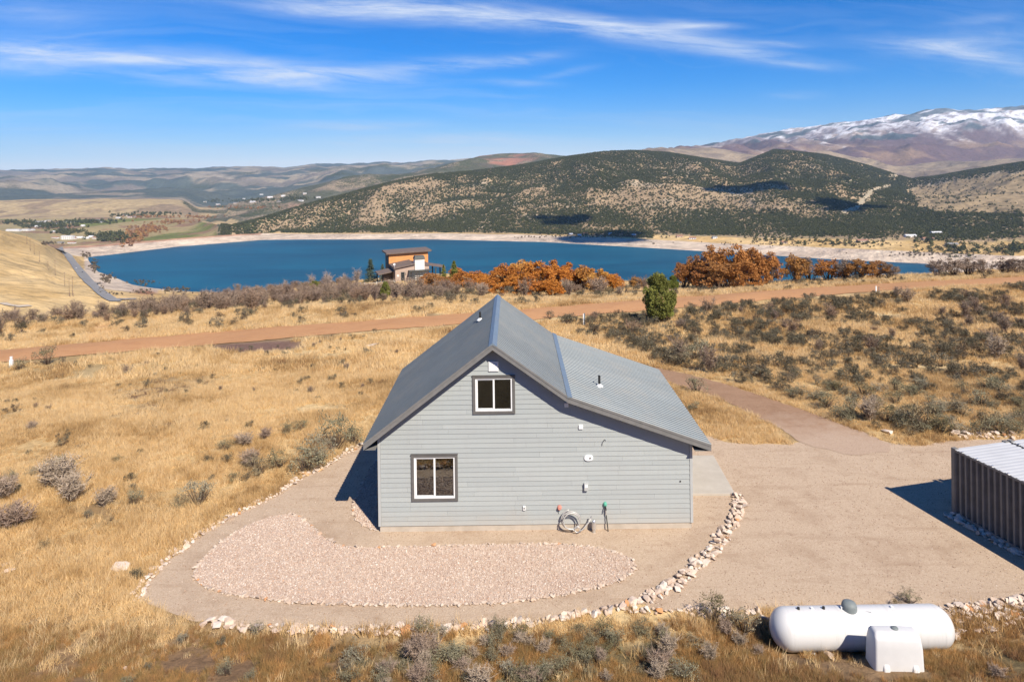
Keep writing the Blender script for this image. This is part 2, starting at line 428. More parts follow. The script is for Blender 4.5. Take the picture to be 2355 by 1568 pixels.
# rows: subdivisions between layers
SUB = [8, 16, 6, 5, 10, 6, 80, 12, 40, 10, 36, 40, 46, 10]
rowsY, rowsZ, rowsT = [], [], []
nl = LY.shape[1]
for k in range(nl - 1):
    n = SUB[k] if k < len(SUB) else 8
    for i in range(n):
        s = i / n
        w = s * s * (3 - 2 * s) if k not in (6,) else (0.45 * s + 0.55 * s * s * (3 - 2 * s))
        rowsY.append(LY[:, k] * (1 - s) + LY[:, k + 1] * s)
        rowsZ.append(LZ[:, k] * (1 - w) + LZ[:, k + 1] * w)
        rowsT.append(np.full(nU, k + s))
rowsY.append(LY[:, -1]); rowsZ.append(LZ[:, -1]); rowsT.append(np.full(nU, nl - 1.0))
GY = np.array(rowsY); GZ = np.array(rowsZ); GT = np.array(rowsT)
GU = np.broadcast_to(UC, GY.shape)
GX = (GU - U0) / F * GY
# relief: gullies and spurs between the fixed crests
def bump_w(T, k): return np.sin(np.clip(T - k, 0, 1) * math.pi) * ((T >= k) & (T <= k + 1))
rel = np.zeros_like(GZ)
wx, wy = GX + 260 * (fbm(GX / 700, GY / 700, 91, 3) - .5), GY + 260 * (fbm(GX / 700, GY / 700, 57, 3) - .5)
rg = ridged(wx / 520, wy / 900, 5, 5) - 0.62
hillside = (GU > 520)
rel += bump_w(GT, 6) * np.where(hillside, 120, 8) * rg
rel += bump_w(GT, 6) * np.where(hillside, 34, 2) * (ridged(wx / 170, wy / 330, 15, 4) - .6)
rel += bump_w(GT, 8) * np.where(hillside, 150, 50) * (ridged(wx / 700, wy / 900, 21, 5) - 0.6)
rel += np.clip(GT - 10, 0, 0.5) * 2 * np.clip((13.25 - GT) / 1.2, 0.06, 1) * np.where(GU > 1350, 380, 230) * (ridged(wx / 1100, wy / 1500, 33, 6) - 0.6)
rel += np.where((GT >= 8) & (GT < 14.2), np.clip((13.4 - GT) / 1.2, 0.2, 1), 0) * (fbm(GX / 120, GY / 120, 8, 4) - .5) * np.clip(GY / 400, 4, 26)
rel += np.where((GU < 192) & (GT > 1) & (GT < 4.5), 1, 0) * (fbm(GX / 90, GY / 140, 18, 4) - .5) * 7
rel += np.where((GT > 11.5) & (GT < 14.5), 1, 0) * (fbm(GX / 170, GY / 170, 88, 5) - .5) * np.where(GU > 1350, 75, 45)
GZ = GZ + rel
jx = (fbm(GX / 60, GY / 60, 77, 3) - .5)
GZ += np.where((GT > 4) & (GT < 6), jx * 3.0 * np.clip(GT - 4, 0, 1), 0)

# ---- surface colours (albedo), by what grows or lies there
def lerp(a, b, w): return a + (np.asarray(b) - a) * w[..., None]
n1 = fbm(GX / 90, GY / 90, 41, 5); n2 = fbm(GX / 300, GY / 300, 43, 5); n3 = fbm(GX / 30, GY / 30, 47, 4); n4 = fbm(GX / 900, GY / 900, 49, 4)
C = np.zeros(GY.shape + (3,)); C[:] = (0.52, 0.35, 0.15)
C = lerp(C, (0.60, 0.43, 0.21), sstep(.4, .65, n1)); C = lerp(C, (0.38, 0.265, 0.12), sstep(.5, .75, n2))
snd = np.array((0.56, 0.46, 0.355))
beach = ((GT > np.where(GU < 360, 1.42, 1.75)) & (GT < 4.98) & (GU > 192)) | ((GT >= 4) & (GT < 4.92) & (GU > 140))
C = np.where(beach[..., None], lerp(np.broadcast_to(snd, C.shape), (0.46, 0.37, 0.29), sstep(.42, .62, fbm(GX / 120, GY / 12, 61, 4))), C)
crest = (GT >= 4.80) & (GT < 5.25) & (GU > 120) & (GU < 600)
C = np.where(crest[..., None], np.array((0.42, 0.25, 0.165)) * (0.85 + .3 * n3[..., None]), C)
redbank = np.exp(-(((GU - 332) / 26) ** 2 + ((GT - 1.45) / 0.22) ** 2))
C = lerp(C, (0.34, 0.16, 0.09), np.clip(redbank * 1.2, 0, 1))
# valley below the dam: fields and bottom land
vfl = (GT > 5.9) & (GT < 7.0) & (GU < 560)
C = np.where(vfl[..., None], lerp(lerp(np.broadcast_to(np.array((0.33, 0.26, 0.13)), C.shape), (0.165, 0.175, 0.055), sstep(.47, .56, fbm(GX / 260, GY / 420, 66, 3))), (0.26, 0.165, 0.10), sstep(.55, .65, n1)), C)
# juniper hill: dry soil under trees; tree cover given by pj
slope_x = np.gradient(GZ, axis=1)
# bare, pale places traced as ground (sunny south faces) by place on the hill
pj = np.zeros(GY.shape)
hill = ((GT > np.where((GU > 640) & (GU < 1500), 5.25, 5.95)) & (GT < 7.6) & (GU > 495))
pj = np.where(hill, 0.88, 0)
def blob(u, v, ru, rv, tilt=0.0):
    PU, PV = proj(GX, GY, GZ)
    du = PU - u; dv = PV - v - tilt * du
    return np.exp(-((du / ru) ** 2 + (dv / rv) ** 2))
sun_open = np.zeros(GY.shape)
for (u, v, ru, rv, tl, gn) in ((700, 505, 120, 22, -.12, .55), (860, 500, 150, 26, .0, .45), (1000, 505, 160, 26, .05, .38), (1330, 445, 190, 24, .12, .42), (1480, 468, 160, 22, .1, .42), (1700, 465, 150, 20, .12, .45), (1560, 430, 130, 8, .04, .35), (1800, 490, 120, 12, .1, .4), (640, 525, 60, 10, 0, .5), (1250, 480, 120, 14, .1, .3), (1320, 400, 60, 12, -.3, .3), (1290, 425, 140, 6, .03, .5), (1690, 447, 190, 5, .17, .5)):
    sun_open += .45 * gn * blob(u, v, ru, rv, tl)
pj = np.clip(pj + 0.9 * (n1 - .5) + 0.9 * (n2 - .5) - 0.8 * (ridged(wx / 170, wy / 330, 15, 4) - .6) - 0.5 * rg - sun_open, np.where(hill, .36, 0), 1)
PUg, PVg = proj(GX, GY, GZ)
tb = IP(UC, (2070, 470), (2090, 440), (2110, 482), (2200, 488), (2900, 488))[None, :]
tanhill = hill & (GU > 2078) & (PVg < tb + 26 * (n1 - .5))
pj = np.where(tanhill, np.clip(.12 + .5 * (n1 - .55), 0, .3), pj)
top = tanhill & (PVg < IP(UC, (2070, 440), (2110, 428), (2220, 412), (2354, 393), (2900, 360))[None, :] + 16 * (n1 - .5))
pj = np.where(top, .75, pj); tanhill = tanhill & ~top
pj = np.where((GT > 5.9) & (GT < 6.3) & (GU > 1500), np.clip(sstep(5.98, 6.03, GT + .06 * (n1 - .5)) * pj * 1.1, 0, 1), pj)
soil = lerp(np.broadcast_to(np.array((0.35, 0.255, 0.155)), C.shape), (0.46, 0.37, 0.26), sstep(.5, .7, n1))
C = np.where(hill[..., None], soil * (.82 + .36 * n2[..., None]), C)
low = hill & (GT < 6.15)
C = np.where((low & (pj < .3))[..., None], lerp(np.broadcast_to(np.array((0.33, 0.25, 0.13)), C.shape), (0.22, 0.19, 0.09), sstep(.45, .6, n1)), C)
C = np.where(tanhill[..., None], lerp(np.broadcast_to(np.array((0.37, 0.275, 0.16)), C.shape), (0.24, 0.185, 0.11), sstep(.45, .65, n3)), C)
# creek bed up the side valley
PUg, PVg = proj(GX, GY, GZ)
creek = np.zeros(GY.shape)
for (u0, v0_, u1, v1, w) in ((1970, 478, 2000, 440, 9), (2000, 440, 2040, 428, 7), (2050, 405, 2075, 392, 8), (1940, 490, 1970, 478, 8)):
    px, py = PUg - u0, PVg - v0_; L2 = (u1 - u0) ** 2 + (v1 - v0_) ** 2
    tt = np.clip((px * (u1 - u0) + py * (v1 - v0_)) / L2, 0, 1)
    dd = np.hypot(px - tt * (u1 - u0), (py - tt * (v1 - v0_)) * 1.6); creek = np.maximum(creek, np.exp(-(dd / w) ** 2))
creek = np.where(hill, creek, 0)
pj = pj * (1 - creek); C = lerp(C, (0.42, 0.36, 0.25), np.clip(creek, 0, 1))
# second line of hills
mid = (GT >= 7.6) & (GT < 10)
Cm = lerp(np.broadcast_to(np.array((0.32, 0.25, 0.17)), C.shape), (0.21, 0.165, 0.125), sstep(.42, .62, n1))
GUj = GU + 150 * (n1 - .5) + 220 * (n2 - .5)
C = np.where((mid & (GUj > 455))[..., None], Cm, C)
pj = np.where(mid & (GUj > 455) & (GU < 1350), np.clip(.85 + 1.3 * (n2 - .5) + .9 * (n1 - .5), 0, 1), pj)
pj = np.where(mid & (GU >= 1350), np.clip(.10 + 1.1 * (n2 - .5), 0, .6), pj)
red = np.exp(-(((GU - 1160) / 70) ** 2)) * ((GT > 8.2) & (GT < 9.3)) * sstep(.4, .55, n1)
C = lerp(C, (0.36, 0.17, 0.115), np.clip(red, 0, 1)); pj = pj * (1 - .7 * red)
red2 = np.exp(-(((GU - 690) / 45) ** 2 + ((GT - 7.9) / .25) ** 2)) * (GU > 600)
C = lerp(C, (0.42, 0.2, 0.13), np.clip(red2, 0, 1)); pj = pj * (1 - red2)
GUj = GU + 150 * (n1 - .5) + 220 * (n2 - .5)
mesa = (GT > 6.9) & (GT < 9.2) & (GUj < 455)
C = np.where(mesa[..., None], lerp(np.broadcast_to(np.array((0.39, 0.295, 0.165)), C.shape), (0.25, 0.185, 0.12), sstep(.46, .66, n1)), C)
farz = GT >= 9.6
Cf = lerp(np.broadcast_to(np.array((0.31, 0.26, 0.19)), C.shape), (0.19, 0.165, 0.14), sstep(.4, .6, n2))
C = np.where(farz[..., None], Cf, C)
pj = np.where(farz & (GU < 1350), np.clip(3.4 * (n4 - .48) + 1.6 * (n2 - .5), 0, 1), pj)
wood = sstep(.50, .56, fbm(GX / 700, GY / 420, 131, 5)) * np.where(farz & (GU < 1350), 1, 0)
C = lerp(C, (0.06, 0.085, 0.08), .85 * wood)
wood2 = sstep(.42, .52, fbm(GX / 420, GY / 300, 133, 5)) * np.where(mid & (GUj > 455) & (GU < 1350), 1, 0)
C = lerp(C, (0.075, 0.09, 0.06), .8 * wood2)
# snow mountain: brush belt, then snow with wind-bare ribs
mtn = (GT >= 9.6) & (GU > 1300)
Cb = lerp(np.broadcast_to(np.array((0.135, 0.088, 0.088)), C.shape), (0.24, 0.16, 0.11), sstep(.48, .66, n2))
C = np.where(mtn[..., None], Cb, C); pj = np.where(mtn, np.clip(1.2 * (n4 - .62), 0, .5), pj)
snl = IP(UC, (1300, 600), (1600, 220), (1640, 150), (1750, 160), (2000, 175), (2354, 185))[None, :]
sn = .9 * sstep(-40, 290, GZ - snl + 330 * (n2 - .5) + 240 * (n1 - .5) + 120 * (n3 - .5))
sn = np.where(mtn, sn * (0.25 + .75 * sstep(.36, .52, fbm(GX / 60, GY / 60, 73, 4))), 0)
frst = np.where(mtn & (GZ > snl), sstep(.56, .61, fbm(GX / 600, GY / 260, 71, 4)), 0)
C = lerp(C, (0.82, 0.83, 0.86), np.clip(sn, 0, 1)); C = lerp(C, (0.05, 0.07, 0.075), np.clip(frst * .85, 0, 1))
pj = pj * (1 - np.clip(sn * 1.4, 0, 1))

fm, T, b = mat('far_land', None, 0.95, 0, 0.05)
ca = T.add('ShaderNodeVertexColor', layer_name='Col')
tcn = T.add('ShaderNodeTexCoord'); ob = tcn.outputs['Object']
n = T.noise(0.045, 6, 0.65, ob)
c = T.mix(1.0, ca.outputs[0], T.math('ADD', T.math('MULTIPLY', n, 1.3), 0.35), 'MULTIPLY')
# tree cover too far off to pick apart: mottled dark green, more where the cover is closer
vo = T.add('ShaderNodeTexVoronoi', ins={'Vector': ob, 'Scale': 0.11, 'Randomness': 1.0})
cov = T.math('SUBTRACT', ca.outputs['Alpha'], T.math('MULTIPLY', T.noise(0.02, 5, 0.6, ob), 0.6))
tr = T.math('LESS_THAN', vo.outputs['Distance'], T.math('MULTIPLY_ADD', cov, 0.80, 0.10))
c = T.mix(T.math('MULTIPLY', tr, T.math('MINIMUM', T.math('MULTIPLY', ca.outputs['Alpha'], 4.0), 1.0)), c, (0.072, 0.078, 0.034))
T.l.new(c, b.inputs['Base Color'])
bf = T.add('ShaderNodeBump', ins={0: 0.9, 1: 45.0, 'Height': T.noise(0.0045, 9, 0.62, ob, 0.6)}); T.l.new(bf.outputs[0], b.inputs['Normal'])
nr, nc = GY.shape
V = np.stack([GX, GY, GZ], -1).reshape(-1, 3)
ii = (np.arange(nr - 1)[:, None] * nc + np.arange(nc - 1)[None, :]).ravel()
FQ = np.stack([ii, ii + 1, ii + nc + 1, ii + nc], 1)
me = mesh_np('hills', V, FQ, fm, True, np.concatenate([C.reshape(-1, 3), pj.reshape(-1, 1)], 1))
prop(link(bpy.data.objects.new('hills', me)), kind='structure')

# ---- lake
wm, T, b = mat('lake_water', (0.006, 0.075, 0.135), 0.35, 0, 0.05)
tcn = T.add('ShaderNodeTexCoord')
mp = T.add('ShaderNodeMapping', ins={0: tcn.outputs['Object'], 3: (0.28, 1.0, 1.0)})
bn = T.add('ShaderNodeBump', ins={0: 0.55, 1: 0.6, 'Height': T.noise(0.22, 5, 0.65, mp.outputs[0])})
T.l.new(bn.outputs[0], b.inputs['Normal'])
wv_ = T.ramp(T.noise(0.010, 6, 0.65, mp.outputs[0], 0.5), [(0.40, (0.004, 0.058, 0.105)), (0.62, (0.006, 0.088, 0.145))])
T.l.new(wv_, b.inputs['Base Color'])
wl = [(float((u_ - U0) / F * y_), float(y_), WATER) for u_, y_ in zip(UC[::4], e_Y[::4] + 14) if u_ > 190]
wn_ = [(float((u_ - U0) / F * y_), float(y_), WATER) for u_, y_ in zip(UC[::4], c_Y[::4] - 14) if u_ > 190]
mb_ = MB()
for i in range(len(wl) - 1): mb_.quad(wn_[i], wn_[i + 1], wl[i + 1], wl[i])
o = mb_.build('lake_water', wm, fix=False)
prop(o, kind='structure')

# ---- far surface sampling
def far_z(X, Y):
    """height of the far country at a point, from the built grid"""
    u = X / Y * F + U0; ci = int(np.clip((u - UC[0]) / 6.0, 0, nc - 2)); w = (u - UC[ci]) / 6.0
    za = np.interp(Y, GY[:, ci], GZ[:, ci]); zb = np.interp(Y, GY[:, ci + 1], GZ[:, ci + 1])
    return za * (1 - w) + zb * w
def far_hit(u, v):
    """first far surface met by the line of sight"""
    ci = int(np.clip((u - UC[0]) / 6.0, 0, nc - 1)); d_ = down(u, v)
    los = CAMZ - d_ * GY[:, ci]; k = int(np.argmax(los < GZ[:, ci]))
    k = max(k, 1)
    a0 = los[k - 1] - GZ[k - 1, ci]; a1 = GZ[k, ci] - los[k]; s = a0 / (a0 + a1 + 1e-9)
    Y = GY[k - 1, ci] * (1 - s) + GY[k, ci] * s
    X = (u - U0) / F * Y
    return X, Y, far_z(X, Y)

# ------------------------------------------------------------------ near ground
ring_left = [(832, 1020), (790, 1047), (740, 1075), (690, 1100), (660, 1122), (610, 1150), (560, 1175), (500, 1205), (440, 1245), (395, 1280), (350, 1320), (318, 1362), (322, 1387)]
ring_bottom = [(470, 1436), (600, 1446), (700, 1450), (850, 1452), (1000, 1450), (1100, 1446), (1200, 1438), (1300, 1424), (1400, 1404), (1480, 1383)]
ring_right = [(1480, 1383), (1520, 1364), (1570, 1332), (1610, 1297), (1645, 1262), (1670, 1226), (1690, 1190), (1700, 1160), (1694, 1138)]
yard_px = ring_left + ring_bottom + [(1500, 1404), (1600, 1412), (1760, 1412), (1800, 1404), (2000, 1400), (2190, 1420), (2300, 1400), (2480, 1385), (2520, 1060), (2400, 1008), (2190, 1012), (2085, 1030), (1990, 1002), (1900, 985), (1850, 1000), (1838, 1022), (1750, 1022), (1640, 1014), (1560, 960), (1400, 930), (1100, 930), (930, 960)]
drive_px = [(1300, 798), (1400, 822), (1500, 846), (1600, 863), (1700, 893), (1800, 926), (1900, 962), (1990, 1000), (2075, 1034), (1970, 1050), (1838, 1024), (1790, 985), (1720, 950), (1640, 915), (1560, 887), (1500, 868), (1400, 845), (1300, 815)]
road_lo = [(-420, 870), (-200, 851), (0, 834), (250, 813), (500, 792), (700, 775), (1000, 750), (1210, 736), (1480, 716), (1700, 697), (2000, 671), (2200, 660), (2354, 653), (2700, 634)]
road_hi = [(-420, 840), (-200, 822), (0, 806), (250, 785), (500, 764), (700, 748), (1000, 727), (1210, 712), (1480, 690), (1600, 682), (1900, 660), (2100, 649), (2354, 637), (2700, 620)]
spur_px = [(190, 789), (250, 784), (330, 776), (300, 758), (262, 745), (225, 748), (200, 762)]
bed_px = [(665, 1183), (690, 1190), (720, 1215), (745, 1238), (770, 1255), (830, 1262), (900, 1261), (1000, 1258), (1100, 1255), (1200, 1254), (1300, 1253), (1380, 1262), (1440, 1280), (1463, 1300), (1455, 1320), (1420, 1340), (1350, 1360), (1250, 1378), (1150, 1388), (1050, 1393), (950, 1395), (850, 1394), (700, 1390), (600, 1380), (520, 1368), (460, 1348), (443, 1325), (455, 1300), (490, 1265), (530, 1230), (580, 1205), (630, 1188)]
side_px = [(866, 1060), (850, 1085), (832, 1115), (816, 1150), (810, 1178), (826, 1206), (862, 1222), (868, 1222), (868, 1060)]

def smoothpoly(P, n=1, closed=True):
    P = [tuple(p) for p in P]
    for _ in range(n):
        Q = []; m = len(P)
        for i in range(m if closed else m - 1):
            a, b_ = P[i], P[(i + 1) % m]
            Q.append(tuple(a[k] * .75 + b_[k] * .25 for k in range(len(a)))); Q.append(tuple(a[k] * .25 + b_[k] * .75 for k in range(len(a))))
        if not closed: Q = [P[0]] + Q + [P[-1]]
        P = Q
    return P
def world_poly(px, n=1):
    return [(p[0], p[1]) for p in hits(smoothpoly(px, n))]
YARD = world_poly(yard_px, 1); DRIVE = world_poly(drive_px, 1); BED = world_poly(bed_px, 1); SIDE = world_poly(side_px, 1); SPUR = world_poly(spur_px, 1)
ROAD_LO = [(p[0], p[1]) for p in hits(smoothpoly(road_lo, 2, False))]; ROAD_HI = [(p[0], p[1]) for p in hits(smoothpoly(road_hi, 2, False))]
ROAD = ROAD_LO + ROAD_HI[::-1]

def axis(parts):
    a = []
    for (lo, hi, st) in parts: a.append(np.arange(lo, hi, st))
    return np.concatenate(a)
gx = axis([(-330, -120, 6), (-120, -60, 1.5), (-60, 75, 0.6), (75, 130, 1.5), (130, 340, 6)]); gy = axis([(-330, -30, 10), (-30, 14, 2.2), (14, 90, 0.6), (90, 240, 1.5), (240, 330, 6)])
XX, YY = np.meshgrid(gx, gy); ZZ = ground(XX, YY)
PU, PV = proj(XX, np.maximum(YY, 5), ZZ)
a1 = fbm(XX / 2.2, YY / 2.2, 101, 4); a2 = fbm(XX / 9, YY / 9, 103, 4); a3 = fbm(XX / 28, YY / 28, 107, 3)
GC = np.zeros(XX.shape + (3,)); GC[:] = (0.50, 0.35, 0.17)
GC = lerp(GC, (0.60, 0.45, 0.24), sstep(.42, .62, a2)); GC = lerp(GC, (0.215, 0.14, 0.075), sstep(.52, .72, a1) * .8)
GC = lerp(GC, (0.235, 0.17, 0.085), sstep(.5, .68, a3) * .5)
brown = np.exp(-(((PU - 320) / 90) ** 2 + ((PV - 905) / 60) ** 2)) + np.exp(-(((PU - 290) / 130) ** 2 + ((PV - 985) / 30) ** 2)) * .7
GC = lerp(GC, (0.19, 0.115, 0.065), np.clip(brown, 0, 1) * sstep(.35, .6, a1))
patch = np.exp(-(((PU - 590) / 115) ** 4 + ((PV - 797 - (PU - 590) * -.06) / 12) ** 4))
GC = lerp(GC, (0.185, 0.115, 0.09), np.clip(patch * 1.2, 0, 1))
fg = sstep(19.6, 18.2, YY + 2.2 * (a2 - .5) + 1.2 * (a1 - .5))
GC = lerp(GC, (0.20, 0.125, 0.075), np.clip(fg, 0, 1) * .8)
GC = lerp(GC, (0.16, 0.125, 0.06), np.clip(fg, 0, 1) * sstep(.5, .65, a2))
back = (YY < 15)
GC = np.where(back[..., None], np.array((0.11, 0.085, 0.05)) * (0.7 + .6 * a1[..., None]), GC)
gm, T, b = mat('ground', None, 0.95, 0, 0.08)
ca = T.add('ShaderNodeVertexColor', layer_name='Col'); tcn = T.add('ShaderNodeTexCoord'); ob = tcn.outputs['Object']
c = T.mix(1.0, ca.outputs[0], T.math('ADD', T.math('MULTIPLY', T.noise(2.6, 8, 0.72, ob), 1.5), 0.25), 'MULTIPLY')
T.l.new(c, b.inputs['Base Color'])
bn = T.add('ShaderNodeBump', ins={0: 0.8, 1: 0.12, 'Height': T.noise(5.0, 7, 0.7, ob)}); T.l.new(bn.outputs[0], b.inputs['Normal'])
nr_, nc_ = XX.shape
ii = (np.arange(nr_ - 1)[:, None] * nc_ + np.arange(nc_ - 1)[None, :]).ravel()
FQ = np.stack([ii, ii + 1, ii + nc_ + 1, ii + nc_], 1)
me = mesh_np('ground', np.stack([XX, YY, ZZ], -1).reshape(-1, 3), FQ, gm, True, GC.reshape(-1, 3))
prop(link(bpy.data.objects.new('ground', me)), kind='structure')

# ---- sheets laid on the ground
def sheet(name, poly, lift, material, step=0.5, jitter=0.0, kind='structure'):
    """flat polygon filled, cut into a fine grid and draped over the ground"""
    P = []
    n = len(poly)
    for i in range(n):
        a, b_ = Vector(poly[i]), Vector(poly[(i + 1) % n]); k = max(1, int((b_ - a).length / 0.22)) if jitter else 1
        for j in range(k): P.append(a.lerp(b_, j / k))
    if jitter:
        Q = []
        for i, p in enumerate(P):
            d_ = (P[(i + 1) % len(P)] - P[i - 1]); d_.normalize(); nn = Vector((-d_.y, d_.x))
            Q.append(p + nn * jitter * (float(fbm(p.x * 1.3, p.y * 1.3, 5, 4)) - .5) * 2)
        P = Q
    bm = bmesh.new()
    bm.faces.new([bm.verts.new((p[0], p[1], 0)) for p in P])
    xs = [p[0] for p in P]; ys = [p[1] for p in P]
    for ax, lo, hi in ((0, min(xs), max(xs)), (1, min(ys), max(ys))):
        for c_ in np.arange(lo + step, hi, step):
            no = (1, 0, 0) if ax == 0 else (0, 1, 0)
            bmesh.ops.bisect_plane(bm, geom=bm.verts[:] + bm.edges[:] + bm.faces[:], plane_co=(c_, c_, 0), plane_no=no)
    bmesh.ops.triangulate(bm, faces=[f_ for f_ in bm.faces if len(f_.verts) > 4])
    co = np.array([v.co[:2] for v in bm.verts]); zz = ground(co[:, 0], co[:, 1]) + lift
    for v, z_ in zip(bm.verts, zz): v.co.z = z_
    bmesh.ops.recalc_face_normals(bm, faces=bm.faces)
    me = bpy.data.meshes.new(name); bm.to_mesh(me); bm.free(); me.materials.append(material)
    me.polygons.foreach_set('use_smooth', [True] * len(me.polygons))
    if sum(p.normal.z for p in me.polygons) < 0: me.flip_normals()
    return prop(link(bpy.data.objects.new(name, me)), kind=kind)
def gravel_mat(name, c1, c2, c3, stain, fine=38.0):
    m, T, b = mat(name, None, 0.95, 0, 0.1)
    tcn = T.add('ShaderNodeTexCoord'); ob = tcn.outputs['Object']
    vo = T.add('ShaderNodeTexVoronoi', ins={'Vector': ob, 'Scale': fine})
    c = T.ramp(vo.outputs['Color'], [(0.0, c1), (0.5, c2), (1.0, c3)])
    c = T.mix(0.55, c, T.mix(T.noise(14, 6, 0.7, ob), c1, c3))
    big = T.ramp(T.noise(0.55, 5, 0.65, ob), [(0.50, 0.0), (0.74, 1.0)])
    c = T.mix(T.math('MULTIPLY', big, 0.5), c, stain)
    sm = T.ramp(T.noise(2.1, 6, 0.7, ob), [(0.56, 0.0), (0.72, 1.0)])
    c = T.mix(T.math('MULTIPLY', sm, 0.55), c, stain)
    rut = T.ramp(T.noise(1.0, 5, 0.6, T.add('ShaderNodeMapping', ins={0: ob, 2: (0, 0, 0.9), 3: (0.25, 2.2, 1)}).outputs[0]), [(0.54, 0.0), (0.70, 1.0)])
    c = T.mix(T.math('MULTIPLY', rut, 0.38), c, stain)
    T.l.new(c, b.inputs['Base Color'])
    bn = T.add('ShaderNodeBump', ins={0: 0.9, 1: 0.03, 'Height': T.noise(26, 5, 0.75, ob)}); T.l.new(bn.outputs[0], b.inputs['Normal'])
    return m
M_GRAVEL = gravel_mat('gravel', (0.33, 0.23, 0.15), (0.50, 0.38, 0.272), (0.62, 0.505, 0.385), (0.30, 0.20, 0.13))
M_DIRT = gravel_mat('dirt', (0.41, 0.205, 0.09), (0.48, 0.26, 0.125), (0.55, 0.32, 0.17), (0.37, 0.18, 0.085), 22)
M_TRACK = gravel_mat('track', (0.25, 0.145, 0.085), (0.34, 0.21, 0.13), (0.42, 0.28, 0.185), (0.19, 0.105, 0.06), 25)
T = NT(M_TRACK.node_tree); tcn = T.add('ShaderNodeTexCoord'); sp_ = T.add('ShaderNodeSeparateXYZ', ins={0: tcn.outputs['Object']})
old = T.n['Principled BSDF'].inputs['Base Color'].links[0].from_socket
f_ = T.math('ADD', T.math('MULTIPLY', T.math('SUBTRACT', sp_.outputs[1], 31.5), 0.26), T.math('MULTIPLY', T.math('SUBTRACT', T.noise(0.7, 6, 0.7, tcn.outputs['Object']), 0.5), 2.2), clamp=True)
T.l.new(T.mix(f_, T.mix(T.noise(14, 6, 0.7, tcn.outputs['Object']), (0.32, 0.215, 0.145), (0.55, 0.43, 0.33)), old), T.n['Principled BSDF'].inputs['Base Color'])
sheet('gravel_yard', YARD, 0.012, M_GRAVEL, 0.6, 0.16)
sheet('dirt_driveway', DRIVE, 0.022, M_TRACK, 0.6, 0.3)
sheet('dirt_spur', SPUR, 0.05, M_DIRT, 0.6, 0.5)
# the road: a strip with a low crown
nR = 300; lo = np.array(ROAD_LO); hi = np.array(ROAD_HI)
def resample(P, n):
    d_ = np.concatenate([[0], np.cumsum(np.hypot(*np.diff(P, axis=0).T))]); s_ = np.linspace(0, d_[-1], n)
    return np.stack([np.interp(s_, d_, P[:, 0]), np.interp(s_, d_, P[:, 1])], 1)
lo = resample(lo, nR); hi = resample(hi, nR); V = []; m_ = 9
for i in range(nR):
    for j in range(m_):
        s_ = j / (m_ - 1); p = lo[i] * (1 - s_) + hi[i] * s_
        if j in (0, m_ - 1): p = p + (hi[i] - lo[i]) / np.linalg.norm(hi[i] - lo[i]) * (fbm(p[0] / 1.5, p[1] / 1.5, 9 + j, 3) - .5) * 1.2
        V.append((p[0], p[1], float(ground(p[0], p[1])) + 0.05 + 0.10 * math.sin(math.pi * s_)))
ii = (np.arange(nR - 1)[:, None] * m_ + np.arange(m_ - 1)[None, :]).ravel()
me = mesh_np('dirt_road', V, np.stack([ii, ii + m_, ii + m_ + 1, ii + 1], 1), M_DIRT, True)
prop(link(bpy.data.objects.new('dirt_road', me)), kind='structure')
if me.polygons[0].normal.z < 0: me.flip_normals()
# gravel bed surfaces
M_BED = gravel_mat('bed_gravel', (0.36, 0.24, 0.17), (0.52, 0.40, 0.31), (0.66, 0.56, 0.46), (0.40, 0.28, 0.22), 30)
sheet('planting_bed', BED, 0.035, M_BED, 0.6)
sheet('side_bed', SIDE, 0.03, M_BED, 0.6)
# concrete apron
P = [at_z(1603, 1045, 0.1), at_z(1640, 1046, 0.1), at_z(1690, 1134, 0.1), at_z(1603, 1134, 0.1)]
M_CONC = mottled('concrete', (0.40, 0.36, 0.30), (0.47, 0.43, 0.365), 1.6, 0.85, bump=0.15)
x0 = 6.15; xr0, xr1 = P[2][0], P[1][0]
o = MB().hexa([(x0, P[3][1], -0.1), (xr0, P[2][1], -0.1), (xr1, P[1][1], -0.1), (x0, P[0][1], -0.1)], [(x0, P[3][1], 0.1), (xr0, P[2][1], 0.1), (xr1, P[1][1], 0.1), (x0, P[0][1], 0.1)]).build('concrete_apron', M_CONC, bevel=0.015)
prop(o, kind='structure')

# ------------------------------------------------------------------ the grey house
HX0, HX1, HY0, HY1 = -4.84, 6.18, 24.40, 32.2       # walls
RY0, RY1 = 24.0, 32.65                              # roof edges front / back
RIDGE = (-0.757, 6.65); KINK = (1.81, 4.81); EL = (-5.25, 3.26); ER = (6.73, 3.08)
M_SIDING = None
m, T, b = mat('siding', None, 0.6, 0, 0.3)
oi = T.add('ShaderNodeObjectInfo'); tcn = T.add('ShaderNodeTexCoord'); ob = tcn.outputs['Object']
c = T.mix(oi.outputs['Random'], (0.345, 0.376, 0.375), (0.38, 0.41, 0.405))
mp = T.add('ShaderNodeMapping', ins={0: ob, 3: (0.25, 1, 1.0)})
c = T.mix(T.math('MULTIPLY', T.ramp(T.noise(1.1, 5, 0.65, ob), [(0.45, 0.0), (0.75, 1.0)]), 0.35), c, (0.34, 0.35, 0.345))
sz = T.add('ShaderNodeSeparateXYZ', ins={0: ob}).outputs[2]
dust = T.math('MULTIPLY', T.math('SUBTRACT', T.math('MULTIPLY_ADD', T.noise(2.2, 5, 0.65, ob), 0.9, 0.35), sz), 0.9, clamp=True)
c = T.mix(T.math('MULTIPLY', dust, 0.55), c, (0.40, 0.345, 0.28))
str_ = T.add('ShaderNodeMapping', ins={0: ob, 3: (3.5, 1, 0.22)})
c = T.mix(T.math('MULTIPLY', T.ramp(T.noise(2.0, 5, 0.6, str_.outputs[0]), [(0.52, 0.0), (0.75, 1.0)]), 0.22), c, (0.30, 0.315, 0.31))
